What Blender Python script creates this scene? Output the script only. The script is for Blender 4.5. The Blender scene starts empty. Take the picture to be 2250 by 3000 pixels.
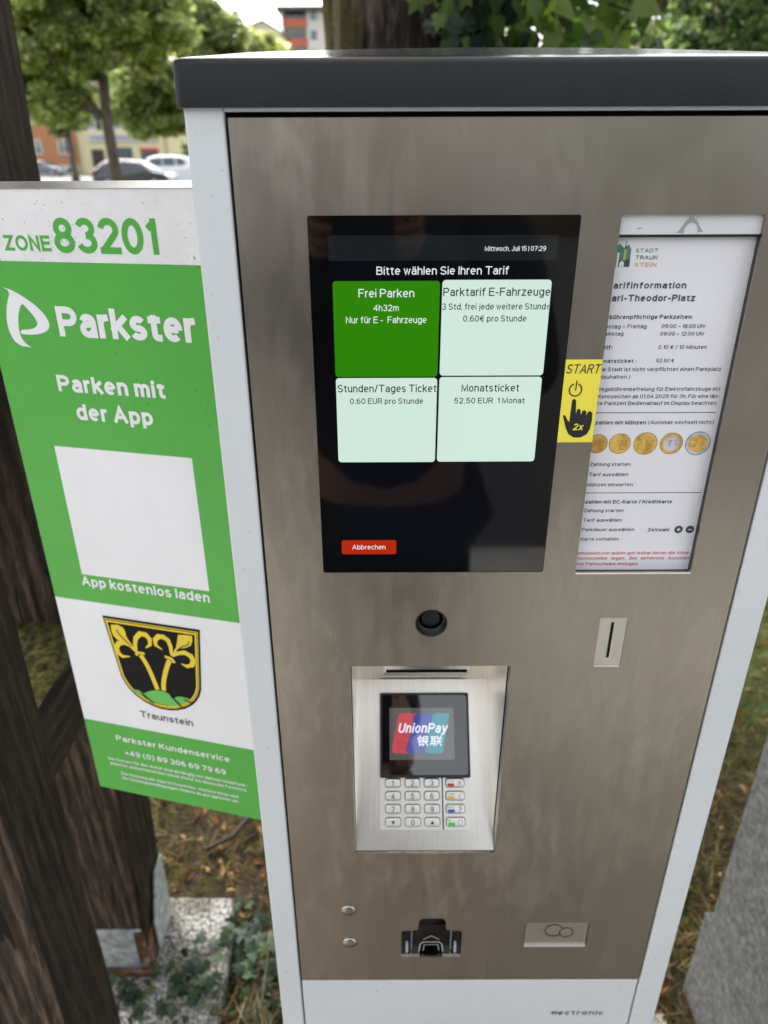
import bpy, bmesh, math, random
import numpy as np
from mathutils import Vector, Matrix, noise
from mathutils.geometry import tessellate_polygon

sc = bpy.context.scene
COL = sc.collection
R = math.radians

# ------------------------------------------------------------------ camera, light, exposure
cam_d = bpy.data.cameras.new('camera')
cam_d.sensor_fit = 'VERTICAL'
cam_d.sensor_height = 36.0
cam_d.lens = 36.0 * 2120.0 / 3000.0
cam_d.clip_start = 0.02
cam_d.clip_end = 900
cam_d.dof.use_dof = True
cam_d.dof.focus_distance = 0.50
cam_d.dof.aperture_fstop = cam_d.lens / 3.6
cam_o = bpy.data.objects.new('camera', cam_d)
COL.objects.link(cam_o)
_p, _r = R(26.05), R(0.2)
_F = Vector((0, math.cos(_p), -math.sin(_p)))
_U = Vector((0, math.sin(_p), math.cos(_p)))
_X = Vector((1, 0, 0))
_Rr = _X * math.cos(_r) - _U * math.sin(_r)
_Ur = _U * math.cos(_r) + _X * math.sin(_r)
M = Matrix((( _Rr.x, _Ur.x, -_F.x, 0.0), (_Rr.y, _Ur.y, -_F.y, -0.46), (_Rr.z, _Ur.z, -_F.z, 1.5), (0, 0, 0, 1)))
cam_o.matrix_world = M
sc.camera = cam_o

SUN_EL, SUN_AZ = R(50), R(325)        # azimuth clockwise from +Y: high beyond the machine, to the left
world = bpy.data.worlds.new('World')
sc.world = world
world.use_nodes = True
nt = world.node_tree
bg = nt.nodes['Background']
sky = nt.nodes.new('ShaderNodeTexSky')
sky.sky_type = 'NISHITA'
sky.sun_disc = False
sky.sun_elevation = SUN_EL
sky.sun_rotation = SUN_AZ
sky.air_density = 1.0
sky.dust_density = 6.0
sky.ozone_density = 1.0
hsv = nt.nodes.new('ShaderNodeHueSaturation')
hsv.inputs['Saturation'].default_value = 0.22
nt.links.new(sky.outputs[0], hsv.inputs['Color'])
nt.links.new(hsv.outputs[0], bg.inputs[0])
bg.inputs[1].default_value = 0.15
sun_d = bpy.data.lights.new('sun', 'SUN')
sun_d.energy = 0.5
sun_d.angle = R(25)
sun_d.color = (1.0, 0.96, 0.90)
sun_o = bpy.data.objects.new('sun', sun_d)
COL.objects.link(sun_o)
_sd = Vector((math.sin(SUN_AZ) * math.cos(SUN_EL), math.cos(SUN_AZ) * math.cos(SUN_EL), math.sin(SUN_EL)))
sun_o.rotation_euler = _sd.to_track_quat('Z', 'Y').to_euler()
sun_o.location = (-3, -8, 9)
vs = sc.view_settings
vs.view_transform = 'Standard'
vs.look = 'None'
EXP = 2.05
vs.exposure = EXP
vs.gamma = 1.0
vs.use_curve_mapping = False
sc.cycles.max_bounces = 8
sc.cycles.transparent_max_bounces = 12

GZ = -0.04                            # ground level; the concrete footing stands 4 cm above it

# ------------------------------------------------------------------ helpers: materials
def lin(c):
    return tuple(((v / 255.0) / 12.92 if v / 255.0 <= 0.04045 else ((v / 255.0 + 0.055) / 1.055) ** 2.4) for v in c)

def new_mat(name):
    m = bpy.data.materials.new(name)
    m.use_nodes = True
    return m, m.node_tree, m.node_tree.nodes['Principled BSDF']

def plain(name, col, rough=0.5, metal=0.0, spec=0.5, emit=None, estr=0.0, coat=0.0):
    m, t, b = new_mat(name)
    b.inputs['Base Color'].default_value = (*col, 1)
    b.inputs['Roughness'].default_value = rough
    b.inputs['Metallic'].default_value = metal
    b.inputs['Specular IOR Level'].default_value = spec
    b.inputs['Coat Weight'].default_value = coat
    if emit:
        b.inputs['Emission Color'].default_value = (*emit, 1)
        b.inputs['Emission Strength'].default_value = estr
    return m

def coords(t, scale=(1, 1, 1), kind='Object', rot=(0, 0, 0)):
    tc = t.nodes.new('ShaderNodeTexCoord')
    mp = t.nodes.new('ShaderNodeMapping')
    mp.inputs['Scale'].default_value = scale
    mp.inputs['Rotation'].default_value = rot
    t.links.new(tc.outputs[kind], mp.inputs['Vector'])
    return mp.outputs[0]

def noise_n(t, vec, scale=5, detail=4, rough=0.55, dist=0.0):
    n = t.nodes.new('ShaderNodeTexNoise')
    n.inputs['Scale'].default_value = scale
    n.inputs['Detail'].default_value = detail
    n.inputs['Roughness'].default_value = rough
    n.inputs['Distortion'].default_value = dist
    t.links.new(vec, n.inputs['Vector'])
    return n.outputs['Fac']

def ramp(t, fac, stops):
    r = t.nodes.new('ShaderNodeValToRGB')
    el = r.color_ramp.elements
    while len(el) < len(stops):
        el.new(0.5)
    for e, (p, c) in zip(el, stops):
        e.position = p
        e.color = (*c, 1) if len(c) == 3 else c
    t.links.new(fac, r.inputs[0])
    return r.outputs[0]

def mix(t, fac, a, b, mode='MIX'):
    n = t.nodes.new('ShaderNodeMix')
    n.data_type = 'RGBA'
    n.blend_type = mode
    for sock, v in ((0, fac), (6, a), (7, b)):
        if hasattr(v, 'is_linked'):
            t.links.new(v, n.inputs[sock])
        elif sock == 0:
            n.inputs[0].default_value = v
        else:
            n.inputs[sock].default_value = (*v, 1)
    return n.outputs[2]

def bump(t, b, h, strength=0.3, dist=0.01):
    n = t.nodes.new('ShaderNodeBump')
    n.inputs['Strength'].default_value = strength
    n.inputs['Distance'].default_value = dist
    t.links.new(h, n.inputs['Height'])
    t.links.new(n.outputs[0], b.inputs['Normal'])

def mathn(t, op, a, b=None):
    n = t.nodes.new('ShaderNodeMath')
    n.operation = op
    for i, v in enumerate((a, b)):
        if v is None:
            continue
        if hasattr(v, 'is_linked'):
            t.links.new(v, n.inputs[i])
        else:
            n.inputs[i].default_value = v
    return n.outputs[0]

# ------------------------------------------------------------------ materials
def m_powder():
    m, t, b = new_mat('white_powder_coat')
    v = coords(t)
    n = noise_n(t, v, 6, 3)
    c = ramp(t, n, [(0.3, (0.60, 0.635, 0.65)), (0.7, (0.66, 0.69, 0.70))])
    sp = noise_n(t, v, 240, 2, 0.5)
    dirt = ramp(t, sp, [(0.24, (1, 1, 1)), (0.27, (0, 0, 0))])
    t.links.new(mix(t, dirt, c, (0.35, 0.33, 0.30)), b.inputs['Base Color'])
    b.inputs['Roughness'].default_value = 0.42
    bump(t, b, noise_n(t, v, 900, 2), 0.10, 0.0008)
    return m

def m_lid():
    m, t, b = new_mat('charcoal_coat')
    v = coords(t)
    n = noise_n(t, v, 14, 4, 0.6)
    c = ramp(t, n, [(0.3, (0.009, 0.0105, 0.0125)), (0.7, (0.0145, 0.016, 0.018))])
    t.links.new(c, b.inputs['Base Color'])
    r = ramp(t, n, [(0.3, (0.36,) * 3), (0.7, (0.50,) * 3)])
    t.links.new(r, b.inputs['Roughness'])
    b.inputs['Specular IOR Level'].default_value = 0.28
    v2 = coords(t, (90, 90, 420))
    bump(t, b, noise_n(t, v2, 4, 3), 0.18, 0.0012)
    return m

def m_steel(name, base, r0, r1, grain=(1500, 1500, 14), smudge=True, bmp=0.05):
    m, t, b = new_mat(name)
    b.inputs['Metallic'].default_value = 1.0
    g = noise_n(t, coords(t, grain), 1, 3, 0.6)
    v = coords(t)
    big = noise_n(t, v, 7, 5, 0.62, 0.6)
    c = ramp(t, g, [(0.25, tuple(x * 0.93 for x in base)), (0.75, tuple(min(1, x * 1.06) for x in base))])
    if smudge:
        wipe = noise_n(t, coords(t, (70, 70, 20), rot=(0, R(38), 0)), 1, 5, 0.6, 0.5)
        mask = ramp(t, wipe, [(0.44, (0, 0, 0)), (0.74, (1, 1, 1))])
        reg = ramp(t, noise_n(t, v, 5, 2), [(0.42, (0, 0, 0)), (0.62, (1, 1, 1))])
        mk = mix(t, 1.0, mask, reg, 'MULTIPLY')
        c = mix(t, mk, c, tuple(min(1, x * 1.26 + 0.02) for x in base))
    t.links.new(c, b.inputs['Base Color'])
    rr = ramp(t, big, [(0.3, (r0,) * 3), (0.72, (r1,) * 3)])
    if smudge:
        rr = mix(t, mk, rr, (min(1, r1 + 0.07),) * 3)
    t.links.new(rr, b.inputs['Roughness'])
    bump(t, b, g, bmp, 0.0006)
    return m

def m_print(name, col, speck=0.0, rough=0.35, dirt=(0.30, 0.28, 0.24)):
    m, t, b = new_mat(name)
    v = coords(t)
    n = noise_n(t, v, 9, 3)
    c = ramp(t, n, [(0.3, tuple(x * 0.95 for x in col)), (0.7, tuple(min(1, x * 1.03) for x in col))])
    if speck:
        s = noise_n(t, v, 520, 3, 0.62)
        reg = noise_n(t, v, 16, 3)
        thr = mathn(t, 'ADD', s, mathn(t, 'MULTIPLY', reg, 0.22))
        k = ramp(t, thr, [(0.425 - 0.06 * (1 - speck), (1, 1, 1)), (0.455 - 0.06 * (1 - speck), (0, 0, 0))])
        film = ramp(t, noise_n(t, v, 38, 5, 0.7), [(0.42, (0, 0, 0)), (0.75, (0.16 * speck,) * 3)])
        c = mix(t, film, c, dirt)
        c = mix(t, k, c, tuple(x * 0.6 for x in dirt))
    t.links.new(c, b.inputs['Base Color'])
    b.inputs['Roughness'].default_value = rough
    return m

def m_wood(name, axis='Z', dark=(0.008, 0.0055, 0.004), mid=(0.020, 0.014, 0.0098), light=(0.050, 0.036, 0.026), shade_top=False):
    m, t, b = new_mat(name)
    k = {'Z': (1, 1, 0.085), 'Y': (1, 0.085, 1), 'X': (0.085, 1, 1)}[axis]
    warp = noise_n(t, coords(t, (3, 3, 2.2)), 1.6, 3)
    sc1 = coords(t, tuple(x * 135 for x in k))
    sep = t.nodes.new('ShaderNodeVectorMath')
    sep.operation = 'ADD'
    sclw = t.nodes.new('ShaderNodeVectorMath')
    sclw.operation = 'SCALE'
    cmb = t.nodes.new('ShaderNodeCombineXYZ')
    for i in range(3):
        t.links.new(warp, cmb.inputs[i])
    t.links.new(cmb.outputs[0], sclw.inputs[0])
    sclw.inputs['Scale'].default_value = 2.2
    t.links.new(sc1, sep.inputs[0])
    t.links.new(sclw.outputs[0], sep.inputs[1])
    g = noise_n(t, sep.outputs[0], 1.0, 5, 0.65, 0.4)
    fine = noise_n(t, coords(t, tuple(x * 420 for x in k)), 1, 3, 0.6)
    wv_ = t.nodes.new('ShaderNodeTexWave')
    wv_.bands_direction = 'DIAGONAL'
    wv_.inputs['Scale'].default_value = 26
    wv_.inputs['Distortion'].default_value = 5.0
    wv_.inputs['Detail'].default_value = 2.0
    wv_.inputs['Detail Scale'].default_value = 1.1
    t.links.new(coords(t, tuple(1.0 if x == 1 else 0.05 for x in k)), wv_.inputs['Vector'])
    f = mathn(t, 'ADD', mathn(t, 'MULTIPLY', g, 0.60), mathn(t, 'ADD', mathn(t, 'MULTIPLY', fine, 0.28), mathn(t, 'MULTIPLY', wv_.outputs['Fac'], 0.12)))
    c = ramp(t, f, [(0.36, dark), (0.50, mid), (0.66, light)])
    patch = noise_n(t, coords(t, (1, 1, 1)), 5.5, 4, 0.6)
    pm = ramp(t, patch, [(0.36, (0.72, 0.69, 0.66)), (0.70, (1.15, 1.10, 1.05))])
    c = mix(t, 1.0, c, pm, 'MULTIPLY')
    crack = ramp(t, noise_n(t, coords(t, tuple(x * 48 for x in k)), 1, 2, 0.5, 0.3), [(0.315, (1, 1, 1)), (0.335, (0, 0, 0))])
    c = mix(t, crack, c, (0.006, 0.005, 0.004))
    if shade_top:                                   # roof shade painted in: the colour darkens towards the top
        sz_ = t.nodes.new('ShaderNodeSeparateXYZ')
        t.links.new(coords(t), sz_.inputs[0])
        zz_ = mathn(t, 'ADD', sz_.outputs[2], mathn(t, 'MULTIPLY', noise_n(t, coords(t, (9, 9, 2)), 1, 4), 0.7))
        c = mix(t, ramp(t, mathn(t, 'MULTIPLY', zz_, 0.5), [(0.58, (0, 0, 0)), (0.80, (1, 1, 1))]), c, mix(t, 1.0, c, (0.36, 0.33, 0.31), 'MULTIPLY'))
    t.links.new(c, b.inputs['Base Color'])
    b.inputs['Roughness'].default_value = 0.78
    b.inputs['Specular IOR Level'].default_value = 0.25
    bump(t, b, f, 0.35, 0.004)
    return m

def m_ramp(name, stops, scale=20, detail=5, rough=0.85, kind='Object', sc3=(1, 1, 1), b_s=0.4, b_d=0.01, spec=0.3, dist=0.0):
    m, t, b = new_mat(name)
    n = noise_n(t, coords(t, sc3, kind), scale, detail, 0.62, dist)
    t.links.new(ramp(t, n, stops), b.inputs['Base Color'])
    b.inputs['Roughness'].default_value = rough
    b.inputs['Specular IOR Level'].default_value = spec
    if b_s:
        bump(t, b, n, b_s, b_d)
    return m

def m_leaf(name, trans=0.55, rough=0.45, spec=0.4):
    """leaf colour comes from a per-leaf colour attribute"""
    m, t, b = new_mat(name)
    a = t.nodes.new('ShaderNodeAttribute')
    a.attribute_name = 'col'
    t.links.new(a.outputs['Color'], b.inputs['Base Color'])
    b.inputs['Roughness'].default_value = rough
    b.inputs['Specular IOR Level'].default_value = spec
    if trans:
        tr = t.nodes.new('ShaderNodeBsdfTranslucent')
        hs = t.nodes.new('ShaderNodeHueSaturation')
        hs.inputs['Value'].default_value = 1.5
        hs.inputs['Saturation'].default_value = 1.1
        t.links.new(a.outputs['Color'], hs.inputs['Color'])
        t.links.new(hs.outputs[0], tr.inputs['Color'])
        mx = t.nodes.new('ShaderNodeMixShader')
        mx.inputs[0].default_value = trans
        t.links.new(b.outputs[0], mx.inputs[1])
        t.links.new(tr.outputs[0], mx.inputs[2])
        t.links.new(mx.outputs[0], t.nodes['Material Output'].inputs['Surface'])
    return m

def m_glass_pane(name, tint=(1, 1, 1), rough=0.03):
    m, t, b = new_mat(name)
    tr = t.nodes.new('ShaderNodeBsdfTransparent')
    tr.inputs[0].default_value = (*tint, 1)
    gl = t.nodes.new('ShaderNodeBsdfGlossy')
    gl.inputs['Roughness'].default_value = rough
    lw = t.nodes.new('ShaderNodeLayerWeight')
    lw.inputs[0].default_value = 0.5
    fr = mathn(t, 'ADD', mathn(t, 'MULTIPLY', mathn(t, 'POWER', lw.outputs['Facing'], 5.0), 0.9), 0.04)
    mx = t.nodes.new('ShaderNodeMixShader')
    t.links.new(fr, mx.inputs[0])
    t.links.new(tr.outputs[0], mx.inputs[1])
    t.links.new(gl.outputs[0], mx.inputs[2])
    t.links.new(mx.outputs[0], t.nodes['Material Output'].inputs['Surface'])
    return m

def m_concrete():
    m, t, b = new_mat('exposed_aggregate_concrete')
    v = coords(t)
    vo = t.nodes.new('ShaderNodeTexVoronoi')
    vo.inputs['Scale'].default_value = 170
    t.links.new(v, vo.inputs['Vector'])
    n = noise_n(t, v, 130, 4, 0.7)
    c = ramp(t, n, [(0.38, (0.03, 0.03, 0.027)), (0.46, (0.12, 0.118, 0.11)), (0.57, (0.36, 0.35, 0.33))])
    c2 = mix(t, 0.6, c, ramp(t, vo.outputs['Distance'], [(0.1, (0.35,) * 3), (0.5, (1.1,) * 3)]), 'MULTIPLY')
    big = ramp(t, noise_n(t, v, 9, 3), [(0.38, (0.42, 0.40, 0.33)), (0.60, (1.15, 1.15, 1.15))])
    t.links.new(mix(t, 1.0, mix(t, 0.6, c, c2), big, 'MULTIPLY'), b.inputs['Base Color'])
    b.inputs['Roughness'].default_value = 0.9
    bump(t, b, n, 0.6, 0.004)
    return m

MAT = dict(
    powder=m_powder(), lid=m_lid(),
    lid_top=plain('smooth_charcoal_coat', (0.03, 0.033, 0.037), 0.16, spec=0.8),
    steel=m_steel('brushed_steel', (0.345, 0.314, 0.268), 0.30, 0.40),
    plate=m_steel('satin_steel_plate', (0.52, 0.50, 0.46), 0.30, 0.36),
    steel2=m_steel('bright_brushed_steel', (0.90, 0.865, 0.79), 0.295, 0.34, (700, 25, 25), False, 0.02),
    chrome=plain('polished_metal', (0.62, 0.60, 0.57), 0.16, 1.0),
    black=plain('black_plastic', (0.008, 0.008, 0.009), 0.38),
    inner=plain('black_interior', (0.004, 0.004, 0.004), 0.8, spec=0.1),
    glass=plain('black_glass', (0.003, 0.003, 0.0035), 0.035, spec=0.55),
    glass2=plain('terminal_glass', (0.004, 0.004, 0.005), 0.02, spec=0.9, coat=1.0),
    paper=m_print('white_paper', (0.80, 0.80, 0.83), 0.0, 0.6),
    strip=m_print('white_strip', (0.72, 0.74, 0.76), 0.0, 0.5),
    pane=m_glass_pane('clear_pane'),
    ink=plain('dark_ink', (0.045, 0.055, 0.075), 0.6), red_ink=plain('red_ink', (0.55, 0.035, 0.045), 0.6),
    ink_green=plain('green_ink', (0.05, 0.25, 0.14), 0.6), ink_gold=plain('ochre_ink', (0.60, 0.36, 0.10), 0.6),
    yellow=m_print('yellow_sticker', (0.86, 0.74, 0.07), 0.0, 0.5), blackink=plain('black_ink', (0.012, 0.012, 0.012), 0.55),
    coin=m_ramp('coin_gold', [(0.35, (0.50, 0.27, 0.04)), (0.6, (0.76, 0.50, 0.11))], 130, 3, 0.5, b_s=0), coin_dark=plain('coin_relief', (0.36, 0.19, 0.04), 0.5),
    coin_grey=m_ramp('coin_silver', [(0.35, (0.38, 0.39, 0.42)), (0.6, (0.62, 0.63, 0.66))], 130, 3, 0.5, b_s=0),
    sign_green=m_print('green_print', (0.080, 0.41, 0.052), 0.40, 0.36, (0.06, 0.16, 0.03)),
    sign_white=m_print('white_print', (0.82, 0.82, 0.82), 0.7, 0.36),
    sign_white2=m_print('clean_white_print', (0.82, 0.82, 0.83), 0.0, 0.36),
    sign_gold=plain('golden_print', (0.80, 0.60, 0.03), 0.4), sign_black=plain('black_print', (0.010, 0.009, 0.010), 0.5, spec=0.12),
    sign_lime=plain('bright_green_print', (0.13, 0.50, 0.09), 0.4), sign_grey=plain('slate_print', (0.045, 0.065, 0.075), 0.5),
    alu=m_steel('weathered_aluminium', (0.55, 0.55, 0.53), 0.42, 0.6, (200, 200, 200), False),
    wood=m_wood('weathered_wood', 'Z', (0.0075, 0.0048, 0.0032), (0.021, 0.0140, 0.0092), (0.054, 0.037, 0.0255)), wood_y=m_wood('weathered_rail_wood', 'Y'), wood_lit_front=m_wood('lit_wood_face', 'Z', (0.012, 0.008, 0.0055), (0.052, 0.036, 0.025), (0.155, 0.117, 0.088), True),  # the front-face copy is paler for the light it catches
    concrete=m_concrete(),
    stone=m_ramp('dark_grey_stone', [(0.30, (0.045, 0.045, 0.045)), (0.5, (0.095, 0.095, 0.093)), (0.72, (0.165, 0.165, 0.16))], 85, 9, 0.8, b_s=0.35, b_d=0.006, dist=0.5),
    rust=m_ramp('rusty_steel', [(0.35, (0.05, 0.022, 0.012)), (0.55, (0.13, 0.06, 0.03)), (0.7, (0.27, 0.27, 0.25))], 30, 6, 0.8),
    galv=m_ramp('galvanised_steel', [(0.35, (0.20, 0.22, 0.22)), (0.6, (0.42, 0.44, 0.43)), (0.75, (0.56, 0.57, 0.55))], 60, 5, 0.5, b_s=0.1),
    moss=m_ramp('moss', [(0.34, (0.018, 0.020, 0.008)), (0.5, (0.075, 0.070, 0.018)), (0.68, (0.20, 0.17, 0.03))], 75, 6, 0.95, b_s=1.0, b_d=0.02),
    leaf=m_leaf('leaf'), ivy=m_leaf('ivy_leaf', 0.12, 0.5, 0.25), dry=m_leaf('dry_leaf', 0.25, 0.7, 0.2),
    bark_a=m_ramp('grey_bark', [(0.35, (0.045, 0.036, 0.028)), (0.65, (0.16, 0.13, 0.10))], 9, 6, 0.9, sc3=(3, 3, 0.7)),
    soil=m_ramp('soil_and_litter', [(0.30, (0.018, 0.011, 0.007)), (0.5, (0.055, 0.035, 0.018)), (0.70, (0.13, 0.085, 0.04))], 26, 9, 0.95, b_s=0.8, b_d=0.03),
)

# ------------------------------------------------------------------ helpers: objects
def tag(o, label=None, cat=None, group=None, kind=None):
    if label: o['label'] = label
    if cat: o['category'] = cat
    if group: o['group'] = group
    if kind: o['kind'] = kind
    return o

def thing(name, loc, label, cat, group=None):
    o = bpy.data.objects.new(name, None)
    o.empty_display_size = 0.05
    o.location = loc
    COL.objects.link(o)
    return tag(o, label, cat, group)

def root_of(o):
    v = Vector((0, 0, 0))
    while o is not None:
        v += o.location
        o = o.parent
    return v

class MB:
    """collects geometry in world coordinates, then links it as ONE mesh object"""
    def __init__(s):
        s.v, s.f, s.m, s.mats, s.cols = [], [], [], [], None
    def mi(s, mat):
        if mat not in s.mats:
            s.mats.append(mat)
        return s.mats.index(mat)
    def add(s, verts, faces, mat):
        n = len(s.v)
        s.v += [tuple(p) for p in verts]
        s.f += [tuple(i + n for i in f) for f in faces]
        s.m += [s.mi(mat)] * len(faces)
        return s
    def box(s, x0, x1, y0, y1, z0, z1, mat):
        return s.add([(x, y, z) for x in (x0, x1) for y in (y0, y1) for z in (z0, z1)],
                     [(0, 1, 3, 2), (4, 6, 7, 5), (0, 4, 5, 1), (2, 3, 7, 6), (0, 2, 6, 4), (1, 5, 7, 3)], mat)
    def loft(s, loops, mat, cap=True, closed=True):
        k = len(loops[0]); vs, fs = [], []
        for L in loops: vs += list(L)
        for i in range(len(loops) - 1):
            for j in range(k if closed else k - 1):
                a, b2 = i * k + j, i * k + (j + 1) % k
                fs.append((a, b2, b2 + k, a + k))
        if cap:
            fs.append(tuple(range(k - 1, -1, -1)))
            fs.append(tuple((len(loops) - 1) * k + j for j in range(k)))
        return s.add(vs, fs, mat)
    def tube(s, pts, rad, mat, n=8):
        pts = [Vector(p) for p in pts]
        if not hasattr(rad, '__len__'): rad = [rad] * len(pts)
        loops = []
        for i, p in enumerate(pts):
            d = (pts[min(i + 1, len(pts) - 1)] - pts[max(i - 1, 0)]).normalized()
            a = d.cross(Vector((0.31, 0.17, 0.93)) if abs(d.z) < 0.9 else Vector((1, 0.1, 0))).normalized()
            b2 = d.cross(a)
            loops.append([p + (a * math.cos(2 * math.pi * q / n) + b2 * math.sin(2 * math.pi * q / n)) * rad[i] for q in range(n)])
        return s.loft(loops, mat)
    def build(s, name, parent=None, smooth=False, bevel=0.0, seg=2):
        me = bpy.data.meshes.new(name)
        off = root_of(parent) if parent is not None else Vector((0, 0, 0))
        me.from_pydata([(p[0] - off.x, p[1] - off.y, p[2] - off.z) for p in s.v], [], s.f)
        for m in s.mats: me.materials.append(m)
        me.polygons.foreach_set('material_index', s.m)
        if smooth: me.polygons.foreach_set('use_smooth', [True] * len(s.f))
        me.validate()
        me.update()
        bm = bmesh.new(); bm.from_mesh(me)
        bmesh.ops.recalc_face_normals(bm, faces=[f for f in bm.faces]) if s.cols is None and bevel else None
        bm.to_mesh(me); bm.free()
        o = bpy.data.objects.new(name, me)
        COL.objects.link(o)
        if parent is not None: o.parent = parent
        if bevel:
            md = o.modifiers.new('bevel', 'BEVEL')
            md.width = bevel; md.segments = seg; md.limit_method = 'ANGLE'; md.angle_limit = R(35)
        return o

class Frame:
    """a flat drawing plane: metres along U and V, height above it along N"""
    def __init__(s, o, u, v, n):
        s.o, s.u, s.v, s.n = Vector(o), Vector(u), Vector(v), Vector(n)
    def p(s, a, b, h=0.0):
        return s.o + s.u * a + s.v * b + s.n * h

def area2(P):
    return sum(P[i][0] * P[(i + 1) % len(P)][1] - P[(i + 1) % len(P)][0] * P[i][1] for i in range(len(P)))

def flat(mb, fr, loops, h, mat, thick=0.0, side=None, hole_depth=None):
    """filled polygon with holes on a frame at height h; thick > 0 adds an outer wall down from h"""
    loops = [list(L) for L in loops]
    if area2(loops[0]) < 0: loops[0].reverse()
    for L in loops[1:]:
        if area2(L) > 0: L.reverse()
    tri = tessellate_polygon([[Vector((a, b, 0)) for a, b in L] for L in loops])
    pts = [q for L in loops for q in L]
    fs = []
    for t3 in tri:
        a, b, c = (pts[i] for i in t3)
        cr = (b[0] - a[0]) * (c[1] - a[1]) - (b[1] - a[1]) * (c[0] - a[0])
        if abs(cr) < 1e-14: continue
        fs.append(tuple(t3) if cr > 0 else tuple(reversed(t3)))
    mb.add([fr.p(a, b, h) for a, b in pts], fs, mat)
    for i, L in enumerate(loops):
        d = thick if (i == 0 or hole_depth is None) else hole_depth[i - 1]
        if not d: continue
        k = len(L)
        mb.add([fr.p(a, b, h) for a, b in L] + [fr.p(a, b, h - d) for a, b in L],
               [(j, j + k, (j + 1) % k + k, (j + 1) % k) for j in range(k)], side or mat)
    return mb

def rrect(x0, x1, y0, y1, r, n=5):
    if r <= 0: return [(x0, y0), (x1, y0), (x1, y1), (x0, y1)]
    out = []
    for cx, cy, a0 in ((x1 - r, y0 + r, -90), (x1 - r, y1 - r, 0), (x0 + r, y1 - r, 90), (x0 + r, y0 + r, 180)):
        for i in range(n + 1):
            a = R(a0 + 90 * i / n)
            out.append((cx + r * math.cos(a), cy + r * math.sin(a)))
    return out

def ell(cx, cy, rx, ry, n=28, a0=0, a1=360):
    full = a1 - a0 >= 360
    return [(cx + rx * math.cos(R(a0 + (a1 - a0) * i / (n if full else n - 1))), cy + ry * math.sin(R(a0 + (a1 - a0) * i / (n if full else n - 1)))) for i in range(n)]

_jit = [0]
def stroke(mb, fr, pts, w, h, mat, closed=False, ext=0.0):
    """ribbon of width w (number or list) along 2D points; every stroke sits a hair's breadth off the last"""
    _jit[0] = (_jit[0] + 1) % 5
    h = h + _jit[0] * 2.5e-5
    P = [Vector((a, b)) for a, b in pts]
    Q = [P[0]]
    for q in P[1:]:
        if (q - Q[-1]).length > 1e-7: Q.append(q)
    P = Q
    if closed and (P[0] - P[-1]).length < 1e-6: P.pop()
    if len(P) < 2: return
    W = list(w) if hasattr(w, '__len__') else [w] * len(P)
    if len(W) != len(P): W = [W[0]] * len(P)
    if ext and not closed:
        P[0] = P[0] + (P[0] - P[1]).normalized() * ext
        P[-1] = P[-1] + (P[-1] - P[-2]).normalized() * ext
    n = len(P); L, Rr = [], []
    for i in range(n):
        a = P[(i - 1) % n] if (closed or i > 0) else None
        c = P[(i + 1) % n] if (closed or i < n - 1) else None
        d0 = (P[i] - a).normalized() if a is not None else None
        d1 = (c - P[i]).normalized() if c is not None else None
        if d0 is None: d0 = d1
        if d1 is None: d1 = d0
        n0 = Vector((-d0.y, d0.x)); n1 = Vector((-d1.y, d1.x))
        mv = n0 + n1
        if mv.length < 1e-4: mv = n0.copy()
        mv.normalize()
        k = 1.0 / max(0.42, mv.dot(n0))
        L.append(P[i] + mv * (W[i] * 0.5 * k)); Rr.append(P[i] - mv * (W[i] * 0.5 * k))
    vs = [fr.p(q.x, q.y, h) for q in L] + [fr.p(q.x, q.y, h) for q in Rr]
    fs = [(i, i + n, (i + 1) % n + n, (i + 1) % n) for i in range(n if closed else n - 1)]
    mb.add(vs, fs, mat)

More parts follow.
